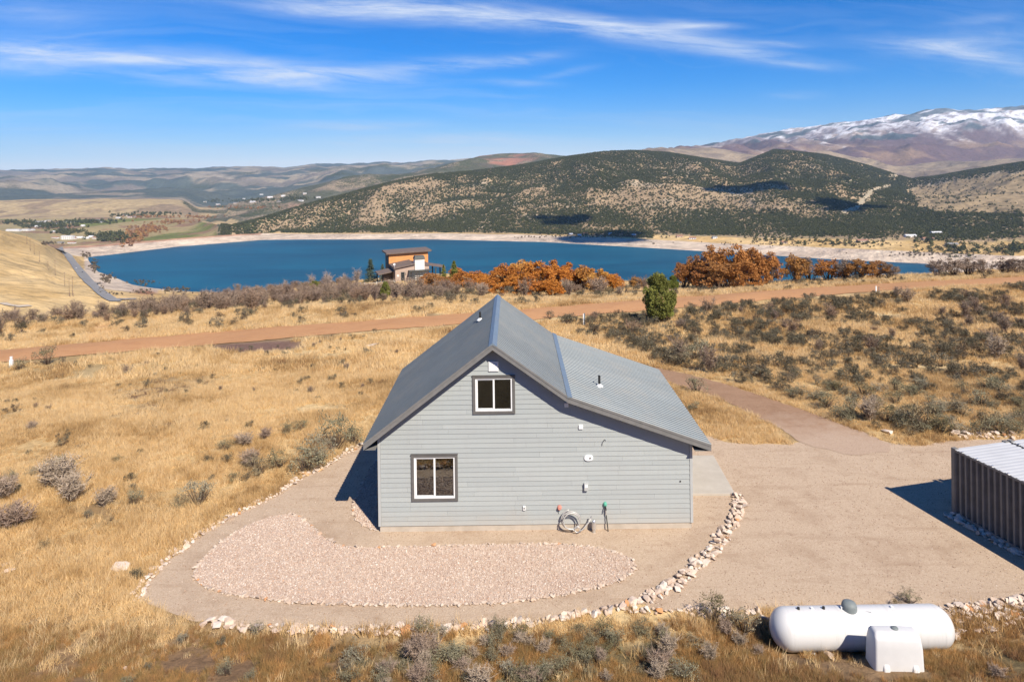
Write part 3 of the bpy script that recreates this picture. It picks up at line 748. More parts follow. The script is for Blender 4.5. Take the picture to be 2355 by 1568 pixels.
gr = T.add('ShaderNodeMapping', ins={0: ob, 3: (1.2, 1, 38.0)})
bn = T.add('ShaderNodeBump', ins={0: 0.25, 1: 0.004, 'Height': T.noise(3.0, 4, 0.6, gr.outputs[0])})
T.l.new(c, b.inputs['Base Color']); T.l.new(bn.outputs[0], b.inputs['Normal'])
M_SIDING = m
M_TRIM = mottled('dark_trim', (0.115, 0.11, 0.105), (0.14, 0.135, 0.13), 6, 0.6)
M_CORNER = mottled('corner_board', (0.39, 0.405, 0.40), (0.42, 0.435, 0.43), 2, 0.6)
M_FASCIA = mottled('fascia', (0.16, 0.158, 0.152), (0.195, 0.19, 0.185), 5, 0.6)
M_VINYL = mottled('white_vinyl', (0.74, 0.75, 0.75), (0.80, 0.81, 0.81), 5, 0.4, spec=0.4)
M_FOUND = mottled('foundation', (0.40, 0.35, 0.285), (0.50, 0.44, 0.365), 2.5, 0.9, bump=0.3, bscale=30)
M_DARK = mottled('black_plastic', (0.02, 0.02, 0.02), (0.035, 0.035, 0.035), 8, 0.5)
def metal_roof(name, c1, c2, met=0.25, rough=0.42):
    m, T, b = mat(name, None, rough, met, 0.5)
    oi = T.add('ShaderNodeObjectInfo'); tcn = T.add('ShaderNodeTexCoord')
    mp = T.add('ShaderNodeMapping', ins={0: tcn.outputs['Object'], 3: (0.6, 3.0, 0.6)})
    f = T.math('ADD', T.math('MULTIPLY', T.noise(1.8, 6, 0.65, mp.outputs[0]), 0.8), T.math('MULTIPLY', oi.outputs['Random'], 0.2))
    cc = T.mix(T.ramp(f, [(0.3, 0.0), (0.7, 1.0)]), c1, c2)
    cc = T.mix(T.math('MULTIPLY', T.ramp(T.noise(0.9, 6, 0.7, tcn.outputs['Object']), [(0.48, 0.0), (0.72, 1.0)]), 0.30), cc, (0.24, 0.215, 0.18))
    T.l.new(cc, b.inputs['Base Color'])
    T.l.new(T.math('ADD', T.math('MULTIPLY', T.noise(7, 4, 0.6, tcn.outputs['Object']), 0.22), rough - 0.1), b.inputs['Roughness'])
    return m
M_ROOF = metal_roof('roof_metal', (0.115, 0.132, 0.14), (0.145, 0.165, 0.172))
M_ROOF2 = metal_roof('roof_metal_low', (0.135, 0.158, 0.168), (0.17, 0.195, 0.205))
M_CAP = metal_roof('ridge_metal', (0.16, 0.21, 0.26), (0.20, 0.255, 0.31), 0.2)

house = prop(empty('house', ((HX0 + HX1) / 2, (HY0 + HY1) / 2, 0)), 'grey lap-sided house with metal roof and two windows, standing on the gravel yard', 'house')
HO = Vector(house.location)
def hb(mb):                                     # house parts are modelled in place, then moved under the house
    mb.v = [(p[0] - HO.x, p[1] - HO.y, p[2] - HO.z) for p in mb.v]; return mb
hb(MB().box(HX0 + .05, HX1 - .05, HY0 + .03, HY1 - .03, -0.3, 0.245)).build('foundation', M_FOUND, house)
T_W = 0.12
prof = [(HX0, 0.24), (HX1, 0.24), (HX1, ER[1] + .0), (KINK[0], KINK[1] - .16), (RIDGE[0], RIDGE[1] - .16), (HX0, EL[1] + .10)]
wb = MB().box(HX0 + .02, HX0 + T_W, HY0 + .06, HY1, 0.25, EL[1] + .0).box(HX1 - T_W, HX1 - .02, HY0 + .06, HY1, 0.25, ER[1] - .10)
wb.box(HX0 + T_W, HX1 - T_W, HY1 - T_W, HY1 - .01, 0.25, 3.0).box(HX0 + T_W, HX1 - T_W, HY0 + .07, HY1 - T_W, 0.25, 0.30)
wb.prism([(HX0 + .3, 3.0), (HX1 - .3, 3.0), (KINK[0], KINK[1] - .2), (RIDGE[0], RIDGE[1] - .2)], HY1 - T_W, HY1 - .02)
wall = hb(wb).build('wall', M_CORNER, house)
def zroof(x):                                   # underside of the roof
    return np.interp(x, [EL[0], RIDGE[0], KINK[0], ER[0]], [EL[1], RIDGE[1], KINK[1], ER[1]]) - 0.10
def span(z):                                    # wall limits under the roof at height z
    zz = z
    l_ = HX0 if zz <= zroof(HX0) else EL[0] + (zz + .10 - EL[1]) / (RIDGE[1] - EL[1]) * (RIDGE[0] - EL[0])
    if zz + .10 <= KINK[1]: r_ = min(HX1, KINK[0] + (KINK[1] - zz - .10) / (KINK[1] - ER[1]) * (ER[0] - KINK[0]))
    else: r_ = RIDGE[0] + (RIDGE[1] - zz - .10) / (RIDGE[1] - KINK[1]) * (KINK[0] - RIDGE[0])
    return max(l_, HX0), r_
WIN = [(-3.67, -2.04, 1.09, 2.72), (-1.49, 0.0, 4.11, 5.45)]
OPEN = [(w[0] + .08, w[1] - .08, w[2] + .08, w[3] - .08) for w in WIN]
EXP = 0.1685
def plank(za, zb, xa0, xa1, xb0, xb1, ya, yb):
    """one board: bottom edge proud of the top edge, so courses lap"""
    hb(MB().hexa([(xa0, ya, za), (xa1, ya, za), (xa1, HY0 + .045, za), (xa0, HY0 + .045, za)], [(xb0, yb, zb), (xb1, yb, zb), (xb1, HY0 + .045, zb), (xb0, HY0 + .045, zb)])).build('plank', M_SIDING, wall, fix=False)
z = 0.225; row = 0
LB, RB = HX0 + 0.10, HX1 - 0.10
while z < RIDGE[1] - .22:
    za, zb = z, z + EXP + 0.006
    l0, r0 = span(za); l1, r1 = span(min(zb, RIDGE[1] - .14))
    l0, l1, r0, r1 = max(l0, LB), max(l1, LB), min(r0, RB), min(r1, RB)
    if zb > RIDGE[1] - .16: zb = RIDGE[1] - .16
    js = []; x = l0 + random.uniform(0.8, 3.4)
    while x < r0 - 0.5: js.append(x); x += random.choice((3.66, 3.66, 2.4))
    edges = [l0] + js + [r0]
    for i in range(len(edges) - 1):
        xa0, xa1 = edges[i] + (.0015 if i else 0), edges[i + 1] - (.0015 if i < len(edges) - 2 else 0)
        xb0 = l1 if i == 0 else xa0; xb1 = r1 if i == len(edges) - 2 else xa1
        if xb1 < xb0: xb0 = xb1 = (xb0 + xb1) / 2
        w = next((w for w in OPEN if za < w[3] and zb > w[2] and xa0 < w[1] and xa1 > w[0]), None)
        ya, yb = HY0 + .0, HY0 + .016
        if w is None: plank(za, zb, xa0, xa1, xb0, xb1, ya, yb); continue
        if xa0 < w[0] - .02: plank(za, zb, xa0, w[0], xb0, w[0], ya, yb)
        if xa1 > w[1] + .02: plank(za, zb, w[1], xa1, w[1], xb1, ya, yb)
        a_, c_ = max(xa0, w[0]), min(xa1, w[1])
        if za < w[2] - .01: plank(za, w[2], a_, c_, a_, c_, ya, yb)
        if zb > w[3] + .01: plank(w[3], zb, a_, c_, a_, c_, ya, yb)
    z += EXP; row += 1
# corner boards, on both faces of each corner
for x0_, x1_ in ((HX0, HX0 + .095), (HX1 - .095, HX1)):
    top = (zroof(HX0) if x0_ < 0 else zroof(HX1)) + .0
    hb(MB().box(x0_, x1_, HY0 - .012, HY0 + .04, 0.22, top)).build('corner_board', M_CORNER, house, bevel=0.003)
# glass
m, T, b = mat('window_glass', (0.02, 0.025, 0.025), 0.03, 0, 0.5)
tb = T.add('ShaderNodeBsdfTransparent', ins={0: (0.55, 0.58, 0.56, 1)}); gl = T.add('ShaderNodeBsdfGlossy', ins={0: (0.95, 0.95, 0.95, 1), 1: 0.02})
tcn = T.add('ShaderNodeTexCoord')
bn = T.add('ShaderNodeBump', ins={0: 0.06, 1: 0.01, 'Height': T.noise(2.5, 2, 0.5, tcn.outputs['Object'])}); T.l.new(bn.outputs[0], gl.inputs['Normal'])
fr = T.add('ShaderNodeFresnel', ins={0: 2.3})
mx = T.add('ShaderNodeMixShader', ins={0: T.math('ADD', fr.outputs[0], 0.04), 1: tb.outputs[0], 2: gl.outputs[0]}); T.l.new(mx.outputs[0], T.n['Material Output'].inputs[0])
M_GLASS = m
M_SHADE = mottled('window_shade', (0.38, 0.50, 0.44), (0.45, 0.56, 0.50), 4, 0.8)
for w, lab in zip(WIN, ('lower left sliding window with white frame and charcoal trim', 'upper gable sliding window with white frame and charcoal trim')):
    x0_, x1_, z0_, z1_ = w; tr = 0.10
    wn = hb(MB().box(x0_ + tr - .005, x0_ + tr + .05, HY0 - .02, HY0 + .07, z0_ + tr - .005, z1_ - tr + .005).box(x1_ - tr - .05, x1_ - tr + .005, HY0 - .02, HY0 + .07, z0_ + tr - .005, z1_ - tr + .005)
            .box(x0_ + tr + .05, x1_ - tr - .05, HY0 - .02, HY0 + .07, z0_ + tr - .005, z0_ + tr + .055).box(x0_ + tr + .05, x1_ - tr - .05, HY0 - .02, HY0 + .07, z1_ - tr - .035, z1_ - tr + .005)).build('window', M_VINYL, house, bevel=0.004)
    wn['label'] = lab
    d_ = 0.035
    for a in ((x0_, x1_, z1_ - tr, z1_), (x0_, x1_, z0_, z0_ + tr), (x0_, x0_ + tr, z0_ + tr, z1_ - tr), (x1_ - tr, x1_, z0_ + tr, z1_ - tr)):
        hb(MB().box(a[0], a[1], HY0 - d_, HY0 + .012, a[2], a[3])).build('trim', M_TRIM, wn, bevel=0.003)
    hb(MB().box(x0_ - .01, x1_ + .01, HY0 - d_ - .02, HY0 + .01, z1_ + .001, z1_ + .018)).build('drip_cap', M_TRIM, wn)
    xm = (x0_ + x1_) / 2; a0, a1 = x0_ + tr + .05, x1_ - tr - .05; b0, b1 = z0_ + tr + .055, z1_ - tr - .035
    hb(MB().box(xm - .03, xm + .03, HY0 - .012, HY0 + .06, b0, b1)).build('mullion', M_VINYL, wn)
    s0 = MB()
    s0.box(a0, a0 + .035, HY0 + .005, HY0 + .05, b0, b1).box(a0 + .035, xm - .03, HY0 + .005, HY0 + .05, b0, b0 + .035).box(a0 + .035, xm - .03, HY0 + .005, HY0 + .05, b1 - .03, b1)
    hb(s0).build('sash', M_VINYL, wn)
    hb(MB().box(a0 + .03, xm - .028, HY0 + .028, HY0 + .034, b0 + .03, b1 - .025)).build('pane', M_GLASS, wn)
    hb(MB().box(xm + .028, a1 + .002, HY0 + .038, HY0 + .044, b0 - .002, b1 + .002)).build('pane', M_GLASS, wn)
    hb(MB().box(a0, a1, HY0 + .09, HY0 + .10, b1 - .085, b1 + .05)).build('shade', M_SHADE, wn)
    rm = MB(); ro = 1.6                     # plain inside of the room seen through the glass
    rm.quad((a0 - .4, HY0 + ro, b0 - .6), (a1 + .4, HY0 + ro, b0 - .6), (a1 + .4, HY0 + ro, b1 + .2), (a0 - .4, HY0 + ro, b1 + .2))
    hb(rm).build('room_wall', M_TRIM, wn, fix=False)

# roof slopes of ribbed sheets
def slope(name, A, B, lab, material, n=10):
    """A = upper (x,z), B = lower (x,z)"""
    A3, B3 = Vector((A[0], 0, A[1])), Vector((B[0], 0, B[1])); d_ = (B3 - A3); nrm = Vector((-d_.z, 0, d_.x)) if d_.x > 0 else Vector((d_.z, 0, -d_.x))
    nrm.normalize()
    if nrm.z < 0: nrm = -nrm
    deck = MB()
    t_ = 0.09
    q = [A3 - nrm * .012, B3 - nrm * .012, B3 - nrm * t_, A3 - nrm * t_]
    deck.prism([(p.x, p.z) for p in q], RY0 + .035, RY1 - .035)
    dk = hb(deck).build(name, M_FASCIA, house); dk['label'] = lab
    pw = (RY1 - RY0) / n
    for i in range(n):
        y0 = RY0 + i * pw; mb = MB(); ribs = 4; rp = pw / ribs; prof_ = []
        for k in range(ribs):
            o_ = y0 + k * rp
            prof_ += [(o_ + .0015, 0.0), (o_ + rp * .30, 0.0), (o_ + rp * .40, .024), (o_ + rp * .60, .024), (o_ + rp * .70, 0.0)]
        prof_.append((y0 + pw - .0015, 0.0))
        for j in range(len(prof_) - 1):
            (ya, ha), (yb, hb_) = prof_[j], prof_[j + 1]
            p = []
            for base in (A3, B3):
                for yy, hh in ((ya, ha), (yb, hb_)): p.append((base.x + nrm.x * hh, yy, base.z + nrm.z * hh))
            mb.quad(p[0], p[1], p[3], p[2])
        po = hb(mb).build('panel', material, dk)
        if po.data.polygons[0].normal.z < 0: po.data.flip_normals()
ov = Vector((EL[0] - RIDGE[0], 0, EL[1] - RIDGE[1])).normalized() * .02
slope('roof_slope', RIDGE, (EL[0] + ov.x, EL[1] + ov.z), 'long left slope of the grey metal roof', M_ROOF)
slope('roof_slope', RIDGE, KINK, 'short right slope of the grey metal roof', M_ROOF)
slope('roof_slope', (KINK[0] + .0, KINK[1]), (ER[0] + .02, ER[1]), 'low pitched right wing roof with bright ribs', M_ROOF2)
# ridge cap and the flashing where the pitch changes
def cap(name, P, wL, wR, dl, dr, yo=0.03):
    pl = (P[0] - wL, P[1] - wL * dl); pr = (P[0] + wR, P[1] - wR * dr)
    up = 0.035
    mb = MB()
    for (a, c_) in (((pl[0], pl[1] + up), (P[0], P[1] + up + .01)), ((P[0], P[1] + up + .01), (pr[0], pr[1] + up))):
        mb.quad((a[0], RY0 - yo, a[1]), (c_[0], RY0 - yo, c_[1]), (c_[0], RY1 + yo, c_[1]), (a[0], RY1 + yo, a[1]))
    mb.quad((pl[0], RY0 - yo, pl[1] + up), (pl[0], RY0 - yo, pl[1]), (pl[0], RY1 + yo, pl[1]), (pl[0], RY1 + yo, pl[1] + up))
    mb.quad((pr[0], RY0 - yo, pr[1] + up), (pr[0], RY1 + yo, pr[1] + up), (pr[0], RY1 + yo, pr[1]), (pr[0], RY0 - yo, pr[1]))
    mb.quad((pl[0], RY0 - yo, pl[1] + up), (P[0], RY0 - yo, P[1] + up + .01), (pr[0], RY0 - yo, pr[1] + up), (P[0], RY0 - yo, P[1] - .03))
    return hb(mb).build(name, M_CAP, house)
SL = (RIDGE[1] - EL[1]) / (RIDGE[0] - EL[0]); SR = (RIDGE[1] - KINK[1]) / (KINK[0] - RIDGE[0]); SK = (KINK[1] - ER[1]) / (ER[0] - KINK[0])
cap('ridge_cap', RIDGE, 0.14, 0.15, SL, SR)
cap('flashing', KINK, 0.02, 0.16, -SR, SK)
# rake boards, eave boards
def rake(A, B, t0, t1, y0, y1, material, name='fascia'):
    A3, B3 = Vector((A[0], 0, A[1])), Vector((B[0], 0, B[1]))
    hb(MB().prism([(A3.x, A3.z - t0), (B3.x, B3.z - t0), (B3.x, B3.z - t1), (A3.x, A3.z - t1)], y0, y1)).build(name, material, house)
for A, B in ((RIDGE, EL), (RIDGE, KINK), (KINK, ER)):
    rake(A, B, 0.015, 0.205, RY0 - .012, RY0 + .033, M_FASCIA)
    rake(A, B, -0.03, 0.05, RY0 - .026, RY0 - .013, M_FASCIA, 'drip_edge')
    rake(A, B, 0.015, 0.205, RY1 - .033, RY1 + .012, M_FASCIA)
    rake(A, B, 0.115, 0.135, RY0 + .034, HY0 + .04, M_FASCIA, 'soffit')
for E, s_ in ((EL, -1), (ER, 1)):
    xa, xb = sorted((E[0] - s_ * .03, E[0] + s_ * .0))
    hb(MB().box(xa, xb, RY0 + .034, RY1 - .034, E[1] - .20, E[1] - .045)).build('fascia', M_FASCIA, house)
    xa, xb = sorted((E[0] - s_ * .03, (HX0 if s_ < 0 else HX1)))
    hb(MB().box(xa, xb, RY0 + .034, RY1 - .034, E[1] - .215, E[1] - .201)).build('soffit', M_FASCIA, house)
# vent pipes
def vent_pipe(x, y, zr, h):
    vp = hb(MB().tube([(x, y, zr - .1), (x, y, zr + h)], 0.045, 10)).build('vent_pipe', M_DARK, house, smooth=False)
    hb(MB().lathe([(0.15, zr + .0), (0.13, zr + .03), (0.06, zr + .09), (0.048, zr + .10)], 14, 'z', (x, y, 0))).build('pipe_boot', M_VINYL, vp)
a, b_ = ray(1104, 750)
yv = 29.9; xv = a * yv
vent_pipe(xv, yv, RIDGE[1] - SL * (RIDGE[0] - xv), 0.36)
yv = 26.55; xv = ray(1378, 900)[0] * yv
vent_pipe(xv, yv, KINK[1] - SK * (xv - KINK[0]), 0.42)
# fittings on the wall
def wpx(u, v): p = at_y(u, v, HY0); return p[0], p[2]
x_, z_ = wpx(1134.5, 842)
gv = hb(MB().box(x_ - .175, x_ + .175, HY0 - .03, HY0 + .01, z_ - .175, z_ + .175)).build('gable_vent', M_VINYL, house, bevel=0.006)
for k in range(5):
    zz = z_ - .11 + k * .052
    hb(MB().hexa([(x_ - .12, HY0 - .048, zz - .012), (x_ + .12, HY0 - .048, zz - .012), (x_ + .12, HY0 - .03, zz - .004), (x_ - .12, HY0 - .03, zz - .004)], [(x_ - .12, HY0 - .046, zz - .006), (x_ + .12, HY0 - .046, zz - .006), (x_ + .12, HY0 - .03, zz + .026), (x_ - .12, HY0 - .03, zz + .026)])).build('slat', M_VINYL, gv)
for (u, v, nm, w, h, dp, mt) in ((1302, 930, 'light_mount', .075, .075, .05, M_VINYL), (1335, 981, 'junction_box', .075, .075, .04, M_VINYL), (1347, 1117, 'switch_box', .07, .13, .10, M_CORNER), (1205, 1167, 'outlet_cover', .045, .075, .04, M_VINYL)):
    x_, z_ = wpx(u, v)
    bo = hb(MB().box(x_ - w, x_ + w, HY0 - dp, HY0 + .01, z_ - h, z_ + h)).build(nm, mt, house, bevel=0.008)
    if nm == 'outlet_cover': hb(MB().box(x_ - .02, x_ + .02, HY0 - dp - .006, HY0 - dp + .001, z_ - .03, z_ + .03)).build('socket', M_TRIM, bo)
    if nm == 'switch_box': hb(MB().box(x_ - .05, x_ + .05, HY0 - dp - .008, HY0 - dp + .001, z_ - .015, z_ + .10)).build('lid', M_VINYL, bo)
x_, z_ = wpx(1353, 1052)
mb = MB(); n = 28; ring_ = []
for k in range(n):
    w = 2 * math.pi * k / n; cx_, sz_ = math.cos(w), math.sin(w)
    ring_.append((x_ + math.copysign(min(abs(cx_) ** .8, 1) * .155, cx_), z_ + math.copysign(abs(sz_) ** .8 * .105, sz_)))
pl = hb(mb.prism(ring_, HY0 - .035, HY0 + .01)).build('wall_plate', M_VINYL, house, bevel=0.008)
hb(MB().lathe([(0.0, HY0 - .05), (.028, HY0 - .05), (.03, HY0 - .034)], 12, 'y', (x_ + .05, 0, z_))).build('knob', M_TRIM, pl)
M_PINK = mottled('faded_red_plastic', (0.55, 0.22, 0.17), (0.62, 0.28, 0.22), 8, 0.5)
x_, z_ = wpx(1286, 1166)
rb = hb(MB().lathe([(0.0, HY0 - .10), (.05, HY0 - .10), (.07, HY0 - .07), (.085, HY0 + .01)], 8, 'y', (x_, 0, z_))).build('alarm_bell', M_PINK, house)
hb(MB().tube([(x_ - .03, HY0 - .01, z_ - .07), (x_ - .035, HY0 - .01, z_ - .22)], .006, 5)).build('wire', M_DARK, rb)
x_, z_ = wpx(1387, 1017)
hb(MB().tube([(x_ - .05, HY0 - .01, z_ - .11), (x_ - .03, HY0 - .06, z_ + .02), (x_ + .03, HY0 - .05, z_ + .12), (x_ + .06, HY0 - .02, z_ + .10), (x_ + .08, HY0 - .005, z_ + .06)], .008, 6)).build('cable', M_DARK, house)
x_, z_ = wpx(1564, 1106)
hb(MB().box(x_ - .02, x_ + .02, HY0 - .02, HY0 + .01, z_ - .02, z_ + .02)).build('screw_cap', M_DARK, house)

# ---- things standing against the front wall
M_STEEL = mottled('bright_steel', (0.62, 0.63, 0.63), (0.75, 0.76, 0.76), 12, 0.28, 0.8)
M_HOSE = mottled('grey_hose', (0.42, 0.41, 0.39), (0.55, 0.54, 0.52), 14, 0.45, 0.3)
M_GREEN = mottled('green_paint', (0.09, 0.36, 0.26), (0.14, 0.45, 0.33), 9, 0.4)
cx_, cy_, cz_ = at_y(1313, 1197, 24.22)
pts = []
for k in range(86):
    w = math.pi * .55 + 2 * math.pi * k / 34; r_ = .345 - .0009 * k
    pts.append((cx_ + r_ * math.cos(w), 24.30 - .0022 * k + .02 * math.sin(w * 1.5), cz_ + .012 + r_ * math.sin(w) * .97))
lx, ly, lz = pts[-1]
for k in range(22):                                  # the smaller loop at the bottom and the loose end
    w = -math.pi * .6 + 2 * math.pi * k / 18
    pts.append((cx_ + .20 + .10 * math.cos(w), 24.12, cz_ - .25 + .10 * math.sin(w)))
ex, ey, ez = at_y(1358, 1190, 24.25)
pts += [(cx_ + .26, 24.10, cz_ - .32), (cx_ + .40, 24.12, cz_ - .24), (ex - .08, 24.18, ez - .12), (ex, 24.22, ez)]
pts = [(p[0], p[1], max(p[2], 0.035)) for p in pts]
ho = empty('hose_coil', (cx_, 24.2, 0.0))
mb = MB().tube(pts, 0.021, 8); mb.v = [(p[0] - cx_, p[1] - 24.2, p[2]) for p in mb.v]
mb.build('hose', M_HOSE, ho, smooth=True)
mb = MB().tube([(ex, 24.22, ez - .02), (ex + .02, 24.24, ez + .06)], 0.027, 8); mb.v = [(p[0] - cx_, p[1] - 24.2, p[2]) for p in mb.v]
mb.build('hose_end', M_STEEL, ho)
prop(ho, 'coiled silver grey flexible hose leaning on the wall foundation', 'hose')
x_, y_, z_ = at_z(1365, 1221, 0.02)
vc = empty('vent_cap', (x_, 24.22, 0))
MB().lathe([(0.0, .46), (.035, .455), (.06, .42), (.072, .34), (.074, .2), (.07, .14)], 16).build('hood', M_STEEL, vc, smooth=True)
MB().lathe([(.055, .14), (.055, -.02)], 14).build('pipe', M_STEEL, vc, smooth=True)
MB().box(-.02, .02, .05, .19, .30, .33).build('bracket', M_STEEL, vc)
prop(vc, 'silver bullet-shaped metal vent standing between hose coil and hydrant', 'vent')
bx, by, bz = at_z(1398.5, 1222, 0.0); tx, ty, tz = at_y(1391, 1162, by + .10)
hy = empty('yard_hydrant', (bx, by, 0))
MB().tube([(0, 0, -.05), (tx - bx, .10, tz)], .018, 8).build('standpipe', M_DARK, hy)
mb = MB().lathe([(0.0, .12), (.035, .12), (.06, .09), (.068, .03), (.05, -.02), (.03, -.04)], 14, 'z', (tx - bx, .10, tz))
hd = mb.build('head', M_GREEN, hy, smooth=True)
MB().tube([(tx - bx, .06, tz + .01), (tx - bx + .01, -.04, tz - .03), (tx - bx + .01, -.06, tz - .09)], .02, 8).build('spout', M_DARK, hd)
MB().tube([(tx - bx - .01, .11, tz + .11), (tx - bx + .05, .16, tz + .13)], .012, 6).build('lever', M_GREEN, hd)
MB().tube([(tx - bx + .015, .05, tz - .10), (tx - bx + .03, .06, tz - .30)], .022, 8).build('collar', M_STEEL, hy)
prop(hy, 'thin dark yard hydrant with green head in front of the siding', 'hydrant')

# ------------------------------------------------------------------ stones
def stone_mesh(i, flat):
    r = random.Random(500 + i)
    bm = bmesh.new()
    for _ in range(13):
        v = Vector((r.gauss(0, 1), r.gauss(0, 1), r.gauss(0, 1))).normalized()
        bm.verts.new((v.x * r.uniform(.8, 1.05), v.y * r.uniform(.65, .95), v.z * flat * r.uniform(.8, 1)))
    res = bmesh.ops.convex_hull(bm, input=bm.verts)
    bmesh.ops.delete(bm, geom=[g for g in res['geom_interior'] if isinstance(g, bmesh.types.BMVert)], context='VERTS')
    bmesh.ops.recalc_face_normals(bm, faces=bm.faces)
    me = bpy.data.meshes.new('stone'); bm.to_mesh(me); bm.free(); return me
M_STONE = randmat('limestone', [(0.0, (0.62, 0.53, 0.44)), (0.25, (0.56, 0.44, 0.35)), (0.5, (0.66, 0.58, 0.50)), (0.75, (0.50, 0.385, 0.30)), (0.965, (0.60, 0.47, 0.36)), (0.975, (0.55, 0.27, 0.12)), (1.0, (0.58, 0.30, 0.14))], 0.9, 5.0, 0.2)
STONES = [stone_mesh(i, .62) for i in range(10)]
for s_ in STONES: s_.materials.append(M_STONE)
def along(P, step):
    P = np.array(P); d_ = np.concatenate([[0], np.cumsum(np.hypot(*np.diff(P[:, :2], axis=0).T))]); n = max(2, int(d_[-1] / step))
    s = (np.arange(n) + .5) / n * d_[-1]
    return np.stack([np.interp(s, d_, P[:, 0]), np.interp(s, d_, P[:, 1])], 1), np.gradient(np.stack([np.interp(s, d_, P[:, 0]), np.interp(s, d_, P[:, 1])], 1), axis=0)
M_STONE2 = randmat('dusty_limestone', [(0.0, (0.52, 0.42, 0.335)), (0.3, (0.46, 0.355, 0.275)), (0.6, (0.57, 0.475, 0.385)), (0.965, (0.50, 0.39, 0.30)), (0.975, (0.50, 0.26, 0.13)), (1.0, (0.53, 0.29, 0.15))], 0.95, 5.0, 0.25)
STONES2 = [stone_mesh(i + 80, .6) for i in range(8)]
for s_ in STONES2: s_.materials.append(M_STONE2)
def border(label, px, step, rows, width, size, lift=0.02, limit=300, pool=None):
    P = [p[:2] for p in hits(smoothpoly(px, 1, False))]
    pts, tg = along(P, step)
    root = empty('stone_border', (float(pts[len(pts) // 2][0]), float(pts[len(pts) // 2][1]), 0.0)); prop(root, label, 'stone border', 'stone borders of the yard')
    k = 0
    for (p, g_) in zip(pts, tg):
        nn = np.array((-g_[1], g_[0])); nn = nn / (np.linalg.norm(nn) + 1e-9)
        for r_ in range(rows):
            if k >= limit: break
            off = ((r_ + .5) / rows - .5) * width + random.uniform(-.4, .4) * width / rows
            q = p + nn * off + np.array((random.uniform(-.3, .3), random.uniform(-.3, .3))) * step
            s = size * random.choice((.55, .7, .85, 1, 1, 1.2, 1.5))
            o = bpy.data.objects.new('stone', random.choice(pool or STONES)); link(o, root)
            zb = float(ground(q[0], q[1])) + lift + s * .25 + (random.uniform(0, .6) * s if rows > 2 and r_ == rows // 2 else 0)
            o.location = (q[0] - root.location.x, q[1] - root.location.y, zb)
            o.rotation_euler = (random.uniform(-.35, .35), random.uniform(-.35, .35), random.uniform(0, 6.28)); o.scale = (s, s * random.uniform(.75, 1.1), s * random.uniform(.6, 1.0))
            k += 1
    return root
border('flat pale stones edging the left curve of the yard against the dry grass', ring_left, 0.152, 2, 0.34, 0.105)
border('row of pale stones edging the front of the yard above the foreground brush', ring_bottom, 0.20, 2, 0.32, 0.15)
border('thick row of piled pale stones curving from front edge to the concrete apron', ring_right, 0.175, 4, 0.48, 0.12)
border('ring of small stones around the large gravel bed in front of the house', bed_px + bed_px[:1], 0.105, 1, 0.09, 0.078, 0.02, pool=STONES2)
border('short curve of small stones around the gravel strip left of the house', side_px[:7], 0.11, 1, 0.05, 0.075, 0.02, pool=STONES2)
border('thin straggling line of stones behind the foreground sagebrush, left of the tank', [(1440, 1410), (1540, 1409), (1600, 1411), (1700, 1412), (1770, 1415)], 0.17, 2, 0.3, 0.11)
border('rubble of loose stones at the yard edge right of the white tank', [(2170, 1432), (2220, 1424), (2280, 1415), (2330, 1400), (2420, 1390)], 0.14, 6, 0.95, 0.12)
border('bed of stones along the foot of the dark container wall', [(2180, 1182), (2230, 1212), (2290, 1245), (2354, 1280), (2420, 1315)], 0.14, 4, 0.5, 0.12)
border('pale rubble strip behind the container at the grass edge', [(2195, 1004), (2230, 1003), (2280, 1003), (2340, 1004)], 0.25, 3, 0.6, 0.16)
def lone_stone(u, v, s, label, orange=False, flat=.45):
    x, y, z = hit(u, v)
    o = bpy.data.objects.new('rock', random.choice(STONES)); link(o); o.location = (x, y, z + s * .15); o.scale = (s, s * .7, s * flat); o.rotation_euler = (.1, -.1, random.uniform(0, 6))
    if orange:
        o.data = o.data.copy(); o.data.materials[0] = M_ORANGE
    return prop(o, label, 'rock', 'loose rocks')
M_ORANGE = mottled('orange_sandstone', (0.55, 0.27, 0.10), (0.60, 0.46, 0.28), 3, 0.9)
lone_stone(697, 1092, .34, 'big yellow and orange flat rock on the left edge of the yard', True)
lone_stone(735, 1083, .22, 'flat orange rock beside the yellow rock at the yard edge', True, .3)
lone_stone(858, 797, .75, 'pale boulder pile in the dry grass behind the house')
lone_stone(60, 1273, .20, 'pinkish rock in the left foreground grass', True)
lone_stone(139, 1271, .16, 'small white rock beside dark soil in the left foreground')
lone_stone(12, 1302, .26, 'white flat rock at the left frame edge')
lone_stone(18, 1316, .34, 'long white slab at the left frame edge below the white rock')
lone_stone(277, 1308, .45, 'pale slab half buried in grass beside the left stone edge')
lone_stone(1908, 1512, .26, 'flat pinkish slab lying below the white tank')
lone_stone(2040, 995, .35, 'white rock in the grass beside the driveway')
lone_stone(287, 1543, .14, 'small white rock in the brown foreground soil')
